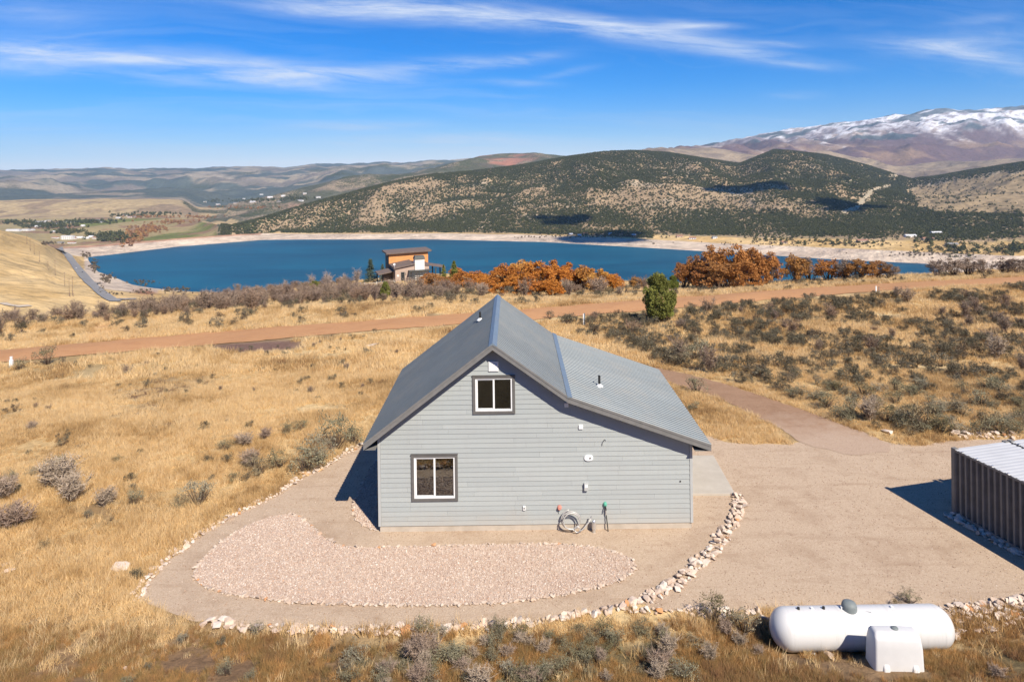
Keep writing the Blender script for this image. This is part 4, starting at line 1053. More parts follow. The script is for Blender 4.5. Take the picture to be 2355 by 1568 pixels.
# pebbles of the two gravel beds
PEB = [proto('pebble_%02d' % i, stone_mesh(40 + i, .7)) for i in range(5)]
M_PEB = randmat('pebbles', [(0.0, (0.60, 0.51, 0.43)), (0.3, (0.43, 0.31, 0.235)), (0.55, (0.55, 0.45, 0.37)), (0.75, (0.31, 0.21, 0.16)), (0.9, (0.66, 0.60, 0.53)), (1.0, (0.48, 0.30, 0.20))], 0.9, 6, 0.15)
for p in PEB: p.data.materials.append(M_PEB)
def fill(poly, n):
    P = np.array(poly); lo_, hi_ = P.min(0), P.max(0); q = rng.uniform(lo_, hi_, (n, 2)); return q[inpoly(P, q[:, 0], q[:, 1])]
q = np.concatenate([fill(BED, 42000), fill(SIDE, 6000)])
s = rng.uniform(.016, .036, len(q)); z = ground(q[:, 0], q[:, 1]) + .038
scatter('pebbles', np.column_stack([q, z]), np.column_stack([s, s, s]), rng.uniform(0, 6, (len(q), 3)), rng.integers(0, 5, len(q)), PEB)['label'] = 'pinkish river pebbles filling the gravel beds'
# loose chips on the gravel yard
M_CHIP = randmat('chips', [(0.0, (0.22, 0.14, 0.095)), (0.4, (0.42, 0.31, 0.23)), (0.7, (0.30, 0.20, 0.14)), (0.92, (0.56, 0.46, 0.37)), (1.0, (0.62, 0.53, 0.44))], 0.9, 6, 0.15)
CHP = []
for i in range(5):
    m_ = stone_mesh(40 + i, .7); m_.materials.append(M_CHIP); CHP.append(proto('chip_%02d' % i, m_))
q = fill(YARD, 30000); q = q[~inpoly(BED, q[:, 0], q[:, 1])]; q = q[(q[:, 1] < 60)]
s = rng.uniform(.010, .026, len(q)); z = ground(q[:, 0], q[:, 1]) + .014
scatter('gravel_chips', np.column_stack([q, z]), np.column_stack([s, s, s]), rng.uniform(0, 6, (len(q), 3)), rng.integers(0, 5, len(q)), CHP)['label'] = 'loose gravel chips scattered over the yard'

# ------------------------------------------------------------------ shipping container
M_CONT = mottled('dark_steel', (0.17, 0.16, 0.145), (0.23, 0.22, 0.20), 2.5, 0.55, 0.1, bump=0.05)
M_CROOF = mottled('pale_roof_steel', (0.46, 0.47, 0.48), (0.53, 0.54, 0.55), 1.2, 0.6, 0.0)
def container(loc, rz, label):
    """local x across (0..2.44), local -y along the length (6.06)"""
    c = prop(empty('shipping_container', loc, rz), label, 'container', 'containers at the right edge of the yard')
    Wd, Ln, Ht = 2.44, 6.06, 2.42; n = 26; pw = Ln / n
    def corr(x, s_, name):
        mb = MB(); pr = []
        for k in range(n):
            o_ = -.10 - k * (Ln - .2) / n; w = (Ln - .2) / n
            pr += [(o_, 0), (o_ - w * .27, 0), (o_ - w * .45, .11), (o_ - w * .82, .11)]
        pr.append((-Ln + .10, 0))
        for (ya, ha), (yb, hb_) in zip(pr[:-1], pr[1:]):
            mb.quad((x + s_ * (ha + .012), ya, .16), (x + s_ * (hb_ + .012), yb, .16), (x + s_ * (hb_ + .012), yb, Ht - .1), (x + s_ * (ha + .012), ya, Ht - .1))
        return mb.build(name, M_CONT, c)
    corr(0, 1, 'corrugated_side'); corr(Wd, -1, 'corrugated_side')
    MB().box(.05, Wd - .05, -.06, -.03, .16, Ht - .1).build('end_wall', M_CONT, c); 
    dr = MB().box(.05, Wd / 2 - .01, -Ln + .03, -Ln + .07, .16, Ht - .1).build('door', M_CONT, c); MB().tube([(.8, -Ln, .2), (.8, -Ln, 2.2)], .02, 6).build('lock_bar', M_STEEL, dr)
    dr = MB().box(Wd / 2 + .01, Wd - .05, -Ln + .03, -Ln + .07, .16, Ht - .1).build('door', M_CONT, c); MB().tube([(1.64, -Ln, .2), (1.64, -Ln, 2.2)], .02, 6).build('lock_bar', M_STEEL, dr)
    for x in (0, Wd - .13):
        for y in (0, -Ln + .13): MB().box(x, x + .13, y - .13, y, .0, Ht - .02).build('corner_post', M_CONT, c)
    for x in (0, Wd - .06):
        MB().box(x - .002, x + .062, -Ln + .13, -.13, Ht - .10, Ht - .03).build('top_rail', M_CONT, c); MB().box(x - .002, x + .062, -Ln + .13, -.13, .03, .17).build('bottom_rail', M_CONT, c)
    mb = MB(); m2 = 30; w = (Ln - .14) / m2
    for k in range(m2):
        y = -.07 - k * w; pr = [(y, 0), (y - w * .3, 0), (y - w * .5, .007), (y - w * .8, .007), (y - w, 0)]
        for (ya, ha), (yb, hb_) in zip(pr[:-1], pr[1:]): mb.quad((.01, ya, Ht - .03 + ha), (Wd - .01, ya, Ht - .03 + ha), (Wd - .01, yb, Ht - .03 + hb_), (.01, yb, Ht - .03 + hb_))
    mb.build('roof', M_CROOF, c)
    for x in (-.003, Wd - .165):
        for y in (.003, -Ln + .175): MB().box(x, x + .17, y - .178, y, Ht - .115, Ht + .006).build('corner_casting', M_CONT, c, bevel=.01)
    for k in range(10):
        y = -.4 - k * .58; MB().box(.02, .10, y - .05, y, Ht - .028, Ht + .012).build('roof_clip', M_STEEL, c)
    return c
cl_ = at_z(2188, 1184, 0.0)
c1 = container((cl_[0], cl_[1], 0.02), R(14), 'dark corrugated shipping container with white ribbed roof at right edge')
container((cl_[0] + 2.52 * math.cos(R(14)), cl_[1] + 2.52 * math.sin(R(14)), 0.02), R(14), 'second container behind the dark one, only a roof corner showing')

# ------------------------------------------------------------------ propane tank and white cover
M_WHITE, T, b = mat('white_enamel', None, 0.28, 0, 0.5)
tcn = T.add('ShaderNodeTexCoord'); ob = tcn.outputs['Object']
st_ = T.add('ShaderNodeMapping', ins={0: ob, 3: (5.0, 1.5, 0.6)})
c = T.mix(T.noise(2.0, 4, 0.6, ob), (0.57, 0.57, 0.56), (0.63, 0.63, 0.62))
c = T.mix(T.math('MULTIPLY', T.ramp(T.noise(2.0, 6, 0.7, st_.outputs[0]), [(0.55, 0.0), (0.78, 1.0)]), 0.4), c, (0.40, 0.36, 0.30))
T.l.new(c, b.inputs['Base Color'])
M_WHITE2 = mottled('white_fibreglass', (0.56, 0.56, 0.555), (0.61, 0.61, 0.605), 3.0, 0.42, 0.0, spec=0.4)
M_GREYP = mottled('grey_plastic', (0.165, 0.19, 0.19), (0.20, 0.225, 0.225), 8, 0.55)
TY = 18.75; xa = at_y(1771, 1445, TY)[0]; xb = at_y(2187, 1440, TY)[0]; tz = at_y(1978, 1442, TY)[2]; r_ = 0.525; tl = xb - xa
tank = prop(empty('propane_tank', ((xa + xb) / 2, TY, tz - r_ - .16), R(0.3)), 'long white horizontal propane tank with grey dome lid in the foreground brush', 'tank')
zc_ = r_ + .16; hl_ = tl / 2 - r_ * .86; prof = []
for k in range(11):
    w = math.pi / 2 * k / 10; prof.append((r_ * math.sin(w), -hl_ - r_ * .86 * math.cos(w)))
prof += [(r_, -hl_ * .5), (r_, hl_ * .5)]
for k in range(11):
    w = math.pi / 2 * (1 - k / 10); prof.append((r_ * math.sin(w), hl_ + r_ * .86 * math.cos(w)))
MB().lathe(prof, 48, 'x', (0, 0, zc_)).build('shell', M_WHITE, tank, smooth=True)
for s_ in (-1, 1):
    MB().prism([(s_ * hl_ * .72 - .06, .0), (s_ * hl_ * .72 + .06, .0), (s_ * hl_ * .72 + .06, .30), (s_ * hl_ * .72 - .06, .30)], -.32, .32).build('leg', M_WHITE, tank)
for s_ in (-1, 1):
    MB().tube([(s_ * hl_, 0, zc_), (s_ * (hl_ + .004), 0, zc_)], r_ + .003, 40, cap=False).build('weld_seam', M_WHITE, tank)
def tx_(u): return at_y(u, 1398, TY)[0] - tank.location.x
dx = tx_(1952)
dm = MB().lathe([(0.0, zc_ + r_ + .19), (.10, zc_ + r_ + .185), (.165, zc_ + r_ + .15), (.195, zc_ + r_ + .08), (.20, zc_ + r_ - .06)], 22, 'z', (dx, 0, 0)).build('dome_lid', M_GREYP, tank, smooth=True)
MB().box(dx - .23, dx - .19, -.03, .03, zc_ + r_ - .005, zc_ + r_ + .05).build('hinge', M_VINYL, dm)
for u, mt, h in ((1835, M_DARK, .05), (1866, M_VINYL, .04), (1893, M_DARK, .055), (2050, M_VINYL, .04)):
    x = tx_(u); MB().lathe([(0.0, zc_ + r_ + h), (.035, zc_ + r_ + h), (.04, zc_ + r_ - .01)], 12, 'z', (x, 0, 0)).build('valve_cap', mt, tank)
MB().box(hl_ * .55, hl_ * .55 + .16, -r_ - .004, -r_ + .05, zc_ - .02, zc_ + .09).build('data_plate', M_STEEL, tank)
for s_ in (-.33, .33):
    MB().tube([(s_ * hl_, 0, zc_), (s_ * hl_ + .012, 0, zc_)], r_ + .0035, 48, cap=False).build('weld_seam', M_WHITE, tank)
MB().tube([(dx + .12, -.02, zc_ + r_ - .02), (dx + .5, -.15, zc_ + r_ - .03), (dx + .62, -.40, zc_ + .30), (dx + .62, -.56, zc_ - .1), (dx + .60, -.62, -.1)], .016, 6).build('gas_line', M_GREYP, tank)
# cover
cx0 = at_y(2003, 1530, 17.55); cx1 = at_y(2103, 1529, 17.55)
cv = prop(empty('well_cover', ((cx0[0] + cx1[0]) / 2, 17.47, float(ground((cx0[0] + cx1[0]) / 2, 17.2)) + .02), R(-4)), 'white moulded plastic cover hood standing in front of the tank', 'cover')
w2 = (cx1[0] - cx0[0]) / 2 + .05
bm = bmesh.new()
lv = [(-.10, w2, .32, -.30), (.50, w2 * .97, .29, -.265), (.72, w2 * .93, .25, -.22), (.83, w2 * .86, .17, -.12)]
rings = []
for (h, w, yb, yf) in lv: rings.append([bm.verts.new(p) for p in ((-w, yf, h), (w, yf, h), (w, yb, h), (-w, yb, h))])
for a, b2 in zip(rings[:-1], rings[1:]):
    for k in range(4): bm.faces.new((a[k], a[(k + 1) % 4], b2[(k + 1) % 4], b2[k]))
bm.faces.new(rings[-1])
bmesh.ops.recalc_face_normals(bm, faces=bm.faces)
me = bpy.data.meshes.new('hood'); bm.to_mesh(me); bm.free(); me.materials.append(M_WHITE2); o = bpy.data.objects.new('hood', me); link(o, cv)
md = o.modifiers.new('bevel', 'BEVEL'); md.width = .07; md.segments = 4; md.limit_method = 'ANGLE'; md.angle_limit = R(25); me.polygons.foreach_set('use_smooth', [True] * len(me.polygons))
MB().lathe([(.0, .865), (.07, .862), (.085, .845), (.085, .80)], 20, 'z', (.02, .03, 0)).build('filler_cap', M_GREYP, cv, smooth=True)
for s_ in (-.55, .62):
    MB().hexa([(s_ * w2 - .07, -.38, -.10), (s_ * w2 + .07, -.38, -.10), (s_ * w2 + .12, -.27, -.10), (s_ * w2 - .12, -.27, -.10)], [(s_ * w2 - .05, -.33, .06), (s_ * w2 + .05, -.33, .06), (s_ * w2 + .07, -.255, .2), (s_ * w2 - .07, -.255, .2)]).build('foot', M_WHITE2, cv, bevel=.02)

# ------------------------------------------------------------------ posts by the road
M_POST = mottled('blue_grey_post', (0.10, 0.14, 0.17), (0.16, 0.20, 0.23), 6, 0.6)
x, y, z = hit(1344, 750)
p = prop(empty('marker_post', (x, y, z)), 'blue and white utility marker post standing beside the dirt road', 'marker')
hh = 30 * y / F
MB().box(-.05, .05, -.02, .02, -.1, hh).build('stake', M_POST, p); MB().box(-.14, -.055, -.022, .022, hh * .1, hh * .95).build('panel', M_VINYL, p)
x, y, z = hit(2014, 672)
p = prop(empty('survey_stake', (x, y, z)), 'short white wooden stake beside the dirt road at right', 'stake')
MB().box(-.06, .06, -.03, .03, -.1, 14 * y / F).build('stake', M_VINYL, p); MB().tube([(.3, 0, -.1), (.3, 0, .6)], .03, 6).build('side_stake', M_POST, p)
x, y, z = hit(26, 845)
p = prop(empty('white_post', (x, y, z)), 'white post among sagebrush at the left frame edge by road', 'post')
MB().box(-.12, .12, -.06, .06, -.1, .55).box(-.07, .07, -.05, .05, .55, .8).build('post', M_VINYL, p)

# ------------------------------------------------------------------ vegetation shapes
def tri_leaves(r, pts, size, up=0.0, aspect=0.55):
    """one small leaf-sized triangle at each point"""
    n = len(pts); d1 = r.normal(size=(n, 3)); d1[:, 2] += up; d1 /= np.linalg.norm(d1, axis=1)[:, None]
    d2 = np.cross(d1, r.normal(size=(n, 3))); d2 /= np.linalg.norm(d2, axis=1)[:, None] + 1e-9
    s = size * r.uniform(.6, 1.4, n)[:, None]
    a = pts - d2 * s * aspect; b_ = pts + d2 * s * aspect; c = pts + d1 * s * 1.5
    return np.stack([a, b_, c], 1).reshape(-1, 3)
def ball(r, n, c, rad, shell=0.5):
    d = r.normal(size=(n, 3)); d /= np.linalg.norm(d, axis=1)[:, None]
    q = r.uniform(shell ** 3, 1, n) ** (1 / 3)
    return np.asarray(c) + d * q[:, None] * np.asarray(rad)
def blades(r, base, tip, w):
    """thin upright triangles from base to tip"""
    d = tip - base; s = np.cross(d, r.normal(size=d.shape)); s /= np.linalg.norm(s, axis=1)[:, None] + 1e-9
    s *= np.asarray(w).reshape(-1, 1) if np.ndim(w) else w
    return np.stack([base - s, base + s, tip], 1).reshape(-1, 3)
def tris(name, V, *mats, idx=None):
    F_ = np.arange(len(V)).reshape(-1, 3); me = mesh_np(name, V, F_, None)
    for m in mats: me.materials.append(m)
    if idx is not None: me.polygons.foreach_set('material_index', np.asarray(idx, np.int32))
    return me
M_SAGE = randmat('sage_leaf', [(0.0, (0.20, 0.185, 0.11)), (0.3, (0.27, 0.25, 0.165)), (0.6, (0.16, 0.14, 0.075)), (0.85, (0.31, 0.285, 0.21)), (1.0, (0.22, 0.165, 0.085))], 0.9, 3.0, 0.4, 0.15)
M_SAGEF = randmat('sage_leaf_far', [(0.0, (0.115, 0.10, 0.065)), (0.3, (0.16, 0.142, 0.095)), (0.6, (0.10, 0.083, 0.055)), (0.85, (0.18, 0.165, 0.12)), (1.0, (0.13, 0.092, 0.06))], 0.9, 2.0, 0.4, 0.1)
M_TWIG = randmat('bare_twig', [(0.0, (0.23, 0.17, 0.125)), (0.4, (0.29, 0.22, 0.165)), (0.7, (0.20, 0.145, 0.115)), (1.0, (0.30, 0.205, 0.14))], 0.9, 2.0, 0.35)
M_STEM = mottled('shrub_stem', (0.085, 0.06, 0.045), (0.13, 0.095, 0.07), 6, 0.95)
M_BARK = mottled('bark', (0.12, 0.085, 0.06), (0.18, 0.135, 0.10), 5, 0.95, bump=0.5)
M_OAK = randmat('oak_leaf_orange', [(0.0, (0.54, 0.22, 0.045)), (0.35, (0.62, 0.27, 0.055)), (0.7, (0.44, 0.165, 0.045)), (1.0, (0.62, 0.34, 0.09))], 0.85, 0.8, 0.55, 0.3)
M_RUST = randmat('oak_leaf_rust', [(0.0, (0.36, 0.16, 0.05)), (0.4, (0.44, 0.20, 0.06)), (0.7, (0.28, 0.12, 0.05)), (1.0, (0.46, 0.25, 0.08))], 0.85, 0.8, 0.55, 0.25)
M_JUN = randmat('juniper_leaf', [(0.0, (0.16, 0.19, 0.04)), (0.5, (0.19, 0.21, 0.05)), (1.0, (0.21, 0.215, 0.055))], 0.85, 1.6, 0.5, 0.15)
M_SPR = randmat('spruce_leaf', [(0.0, (0.085, 0.12, 0.085)), (1.0, (0.13, 0.16, 0.125))], 0.9, 2.5, 0.45, 0.1)
M_ASPEN = randmat('pale_twig', [(0.0, (0.33, 0.27, 0.23)), (1.0, (0.40, 0.32, 0.27))], 0.9, 2.0, 0.3)

def sage_mesh(i, mat_, n=420, stems=60, lean=0.35, flat=1.0, leaf=.045):
    r = np.random.default_rng(900 + i)
    k = 13; w = r.uniform(0, 6.28, k); rad = r.uniform(.12, .62, k); h = (r.uniform(.42, .95, k) - .30 * rad) * flat
    cen = np.column_stack([rad * np.cos(w), rad * np.sin(w), h])
    P = []
    for c in cen:
        m = n // k
        q = ball(r, m, c, (r.uniform(.13, .24), r.uniform(.13, .24), r.uniform(.14, .26)), .2); P.append(q)
    P = np.concatenate(P); P[:, 2] = np.maximum(P[:, 2], .03)
    lv = tri_leaves(r, P, leaf, 1.1, .42)
    tip = P[r.integers(0, len(P), stems)]; st = blades(r, tip * np.array((.12, .12, 0)), tip, .014)
    sp = blades(r, cen[r.integers(0, k, 40)], np.concatenate([cen[r.integers(0, k, 40)] * (1.15, 1.15, 1) + np.column_stack([r.normal(0, .1, (40, 2)), r.uniform(.15, .38, 40)])]), .010)
    V = np.concatenate([lv, st, sp]); return tris('sagebrush', V, mat_, M_STEM, idx=[0] * (len(lv) // 3) + [1] * (len(st) // 3) + [0] * (len(sp) // 3))
def bare_mesh(i, h=1.0, n=340, spread=.55, mat_=None):
    r = np.random.default_rng(1300 + i); V = []
    k = 16; w = r.uniform(0, 6.28, k); tilt = r.uniform(.05, spread, k)
    tips = np.column_stack([np.cos(w) * tilt, np.sin(w) * tilt, r.uniform(.6, .9, k)]) * h
    V.append(blades(r, np.column_stack([np.cos(w) * .06, np.sin(w) * .06, np.zeros(k)]), tips, .018))
    s = r.uniform(.25, 1.0, n)[:, None]; which = r.integers(0, k, n); b0 = tips[which] * s
    d = r.normal(size=(n, 3)) * (.16, .16, .10) + (0, 0, .13); e = b0 + d + b0 * (.12, .12, 0)
    V.append(blades(r, b0, e, .011))
    which = r.integers(0, n, n * 2); b1 = b0[which] * .4 + e[which] * .6
    e1 = b1 + r.normal(size=(n * 2, 3)) * (.09, .09, .06) + (0, 0, .06); V.append(blades(r, b1, e1, .009))
    V = np.concatenate(V); V[:, 2] = np.maximum(V[:, 2], 0); return tris('bare_shrub', V, mat_ or M_TWIG)
SAGE = [sage_mesh(i, M_SAGE) for i in range(5)]
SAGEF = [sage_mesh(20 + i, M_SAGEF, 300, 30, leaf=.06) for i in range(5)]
BARE = [bare_mesh(i) for i in range(5)]
M_TWIGN = randmat('grey_twig', [(0.0, (0.33, 0.26, 0.19)), (0.5, (0.40, 0.32, 0.24)), (1.0, (0.30, 0.22, 0.17))], 0.9, 2.5, 0.35)
BAREN = [bare_mesh(70 + i, .9, 620, .62, M_TWIGN) for i in range(4)]

def put(me, name, x, y, s, sz=None, rz=None, z=None):
    o = bpy.data.objects.new(name, me); o.location = (x, y, float(ground(x, y)) - .02 if z is None else z)
    o.scale = (s, s, sz or s); o.rotation_euler = (0, 0, random.uniform(0, 6.28) if rz is None else rz); return link(o)
def blocked(x, y, pad=True):
    b_ = inpoly(YARD, x, y) | inpoly(DRIVE, x, y) | inpoly(ROAD, x, y) | ((x > HX0 - .6) & (x < HX1 + .6) & (y > 23.5) & (y < 33))
    return b_

# ---- shrubs: sampled over the ground, region by region (regions outlined in the photograph)
def region(px, dens, ylim=(16.5, 225), xlim=(-150, 150)):
    P = np.array(px)
    W_ = hits([(float(u), float(v)) for u, v in px]); W_ = np.array(W_)
    lo_ = np.maximum(W_[:, :2].min(0) - 4, (xlim[0], ylim[0])); hi_ = np.minimum(W_[:, :2].max(0) + 4, (xlim[1], ylim[1]))
    n = int((hi_ - lo_).prod() * dens); q = rng.uniform(lo_, hi_, (n, 2))
    z = ground(q[:, 0], q[:, 1]); u, v = proj(q[:, 0], q[:, 1], z)
    br = np.interp(q[:, 0] / q[:, 1], BROW_A, BROW_Y)
    k = inpoly(P, u, v) & ~blocked(q[:, 0], q[:, 1]) & (q[:, 1] < br + 3)
    return q[k]
slope_right = [(1240, 735), (1480, 722), (1700, 702), (2000, 678), (2500, 652), (2560, 1010), (2190, 1000), (2080, 1012), (1990, 985), (1800, 912), (1600, 852), (1500, 830), (1420, 800), (1270, 752)]
sage_pts, bare_pts = [], []           # x, y, scale, where
def addp(lst, q, lo_, hi_, where):
    for p in q:
        if 7.0 < p[0] < 11.3 and 16.0 < p[1] < 18.6: continue
        lst.append((p[0], p[1], random.uniform(lo_, hi_) * random.choice((.7, 1, 1, 1.25)), where))
q = region(slope_right, 1.3); cl_n = fbm(q[:, 0] / 5, q[:, 1] / 5, 201, 3); pr = proj(q[:, 0], q[:, 1], 0 * q[:, 0] - 1)
q = q[(cl_n > .40)]
addp(sage_pts, q, .38, .92, 'right')
addp(bare_pts, region([(1480, 735), (1700, 712), (2000, 690), (2420, 668), (2420, 760), (2000, 780), (1560, 760)], .045), .8, 1.35, 'right')
addp(bare_pts, region(slope_right, .012), .8, 1.5, 'right')
left_field = [(-60, 838), (500, 795), (1000, 755), (1180, 745), (930, 850), (830, 1010), (560, 1160), (320, 1350), (-60, 1500)]
q = region(left_field, .26); addp(sage_pts, q[fbm(q[:, 0] / 4, q[:, 1] / 4, 207, 3) > .52], .2, .45, 'field')
addp(bare_pts, region(left_field, .03), .2, .5, 'field')
beyond = [(-60, 800), (500, 760), (1000, 722), (1210, 708), (1480, 684), (1480, 664), (1040, 664), (820, 660), (560, 690), (300, 720), (-60, 760)]
addp(sage_pts, region(beyond, .10), .55, 1.2, 'beyond')
addp(bare_pts, region([(-60, 742), (300, 715), (520, 682), (700, 652), (790, 650), (840, 668), (1030, 672), (1030, 690), (700, 705), (500, 722), (300, 738), (-60, 775)], .15), .9, 1.7, 'brow')
addp(bare_pts, region([(1000, 655), (1480, 660), (1480, 680), (1000, 690)], .05), .9, 1.6, 'brow')
addp(sage_pts, region([(1500, 672), (2354, 632), (2500, 628), (2500, 645), (1500, 690)], .10), .45, .9, 'beyond')
addp(sage_pts, region([(840, 1462), (1250, 1452), (1500, 1440), (1620, 1480), (1560, 1600), (760, 1600)], 3.0), .26, .55, 'front')
addp(sage_pts, region([(300, 1480), (840, 1470), (780, 1600), (250, 1600)], .9), .16, .36, 'front')
addp(bare_pts, region([(880, 1470), (1700, 1450), (2300, 1560), (2300, 1600), (850, 1600)], .9), .32, .5, 'front')
# larger shrubs that can be told apart in the left field (u, v base, width px, kind)
named = [(140, 1125, 105, 'bare', 'large grey brown shrub in the dry field at the left'), (130, 1095, 70, 'sage', 'pale sagebrush rising behind the large grey brown shrub at left'), (35, 1215, 90, 'bare', 'low dark purple brown shrub at the left frame edge'), (22, 1110, 45, 'sage', 'dark round shrub at the left frame edge beside golden grass'),
         (75, 1098, 32, 'sage', 'narrow upright sagebrush between two left field shrubs'), (455, 1165, 85, 'sage', 'leaning grey sagebrush beside the left stone edge'), (705, 1085, 100, 'sage', 'broad grey sagebrush touching the yellow rock'), (770, 1035, 95, 'sage', 'tall green grey sagebrush left of the house eave'),
         (600, 1090, 75, 'sage', 'sagebrush with tawny flower heads in the middle of field'), (612, 1010, 38, 'bare', 'small reddish brown shrub in the middle of the field'), (565, 1025, 45, 'bare', 'grey brown shrub left of the reddish shrub'), (520, 1035, 42, 'sage', 'pale blue grey sagebrush in the middle of the field'),
         (540, 1105, 36, 'sage', 'low blue grey sagebrush in front of the flowering one'), (268, 1065, 28, 'sage', 'small lone sagebrush in the left field'), (110, 838, 62, 'sage', 'pale sagebrush beside the road at the left'), (45, 850, 40, 'sage', 'sagebrush around the white post at the left'),
         (1602, 905, 62, 'sage', 'pale round rabbitbrush beside the driveway behind the house'), (1595, 945, 36, 'sage', 'dark sagebrush in the grass right of the roof corner'), (588, 1458, 42, 'sage', 'lone green sagebrush in front of the yard stones'),
         (1642, 1430, 75, 'sage', 'tall grey green sagebrush left of the white tank'), (1712, 1458, 90, 'sage', 'dark sagebrush against the left end of the tank'), (1412, 1480, 60, 'sage', 'silver sagebrush below the piled stones'), (1478, 1455, 50, 'sage', 'low silver sagebrush right of the other silver one'),
         (1520, 1545, 70, 'bare', 'dead twiggy shrub at the bottom edge'), (2000, 968, 62, 'bare', 'tall reddish bare shrub beside the driveway'), (1955, 955, 55, 'sage', 'dark sagebrush left of the tall reddish shrub'), (2290, 828, 60, 'bare', 'tall mauve bare shrub on the right slope'), (815, 1022, 70, 'sage', 'sagebrush tucked under the left roof eave'), (735, 1062, 80, 'sage', 'grey sagebrush between the broad one and the tall one'), (640, 1075, 60, 'sage', 'blue grey sagebrush right of the flowering one'), (575, 1075, 60, 'bare', 'twiggy brown shrub left of the flowering sagebrush'), (660, 1000, 44, 'sage', 'small sagebrush cluster in the grass above the flowering one'), (690, 990, 40, 'sage', 'small sagebrush left of the roof eave'), (415, 1168, 45, 'sage', 'low sagebrush beside the leaning one at the left stone edge'), (240, 1165, 60, 'bare', 'low brown shrub in the lower left field'), (305, 1160, 50, 'sage', 'low pale sagebrush in the lower left field'), (170, 1150, 90, 'bare', 'spreading grey shrub below the large one at left'), (10, 1150, 80, 'bare', 'grey shrub cut by the left frame edge'), (100, 1262, 34, 'sage', 'dark green little shrub between pink and white rocks'), (2090, 1388, 52, 'sage', 'sparse green weed in the gravel behind the white tank'), (2062, 1400, 36, 'sage', 'small weed at the back of the white tank'), (1330, 830, 46, 'sage', 'dark sagebrush just behind the right roof edge'), (1900, 940, 60, 'sage', 'dark sagebrush beside the driveway bend'), (1300, 676, 46, 'bare', 'mauve bare shrub before the middle of the orange oak hedge'), (1372, 678, 56, 'bare', 'large mauve bare shrub before the right end of the orange hedge'), (1112, 680, 40, 'bare', 'mauve bare shrub before the left end of the orange hedge'), (1600, 830, 80, 'sage', 'broad dark sagebrush behind the right wing roof'), (1560, 838, 70, 'sage', 'pale sagebrush left of the broad dark one behind the roof'), (2120, 990, 90, 'sage', 'dark sagebrush near the white rock by the container'), (2260, 1000, 70, 'sage', 'dark sagebrush behind the container roof'), (1515, 1562, 60, 'bare', 'pale dead shrub in front of the white cover')]
for (u, v, w, k, lab) in named:
    x, y, z = hit(u, v); s = w * y / F / (1.35 if k == 'sage' else 1.2)
    o = put(random.choice(SAGE if k == 'sage' else BAREN), 'sagebrush' if k == 'sage' else 'bare_shrub', x, y, s, s * (1.25 if 'tall' in lab or 'upright' in lab else .95))
    prop(o, lab, 'shrub')
LAB = {('sagebrush', 'right'): ('dark grey green sagebrush on the slope right of the driveway', 'sagebrush on the right slope'), ('sagebrush', 'field'): ('small grey sagebrush dotted in the dry field left of the house', 'sagebrush in the left field'),
       ('sagebrush', 'beyond'): ('sagebrush in the dry grass strip beyond the dirt road', 'sagebrush beyond the road'), ('sagebrush', 'front'): ('grey sagebrush in the thicket along the bottom edge', 'sagebrush along the bottom edge'),
       ('bare_shrub', 'field'): ('small twiggy brown shrub in the dry field left of the house', 'twiggy shrubs in the left field'), ('bare_shrub', 'right'): ('bare mauve shrub among sagebrush on the right slope', 'bare shrubs on the right slope'), ('bare_shrub', 'brow'): ('bare purple brown shrub on the brow above the lake', 'bare shrubs on the brow'), ('bare_shrub', 'front'): ('small dead twiggy shrub in the foreground brush', 'dead shrubs along the bottom edge')}
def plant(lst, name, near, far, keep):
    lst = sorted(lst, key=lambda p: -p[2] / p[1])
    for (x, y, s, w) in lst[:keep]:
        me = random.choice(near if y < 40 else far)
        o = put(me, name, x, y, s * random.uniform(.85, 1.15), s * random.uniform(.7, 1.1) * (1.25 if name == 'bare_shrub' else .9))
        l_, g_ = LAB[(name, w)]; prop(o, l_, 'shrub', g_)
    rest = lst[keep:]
    if rest:
        a = np.array([(p[0], p[1], p[2]) for p in rest]); n = len(a); z = ground(a[:, 0], a[:, 1])
        pr_ = [proto('%s_kind_%02d' % (name, i), m) for i, m in enumerate(far)]
        s = a[:, 2:3] * rng.uniform(.85, 1.15, (n, 3))
        o = scatter('low_' + name + '_cover', np.column_stack([a[:, :2], z]), s, np.column_stack([np.zeros((n, 2)), rng.uniform(0, 6.28, n)]), rng.integers(0, len(far), n), pr_)
        o['label'] = 'smaller and farther shrubs merging into ground cover'
plant(sage_pts, 'sagebrush', SAGE, SAGEF, 290)
plant(bare_pts, 'bare_shrub', BAREN, BARE, 260)

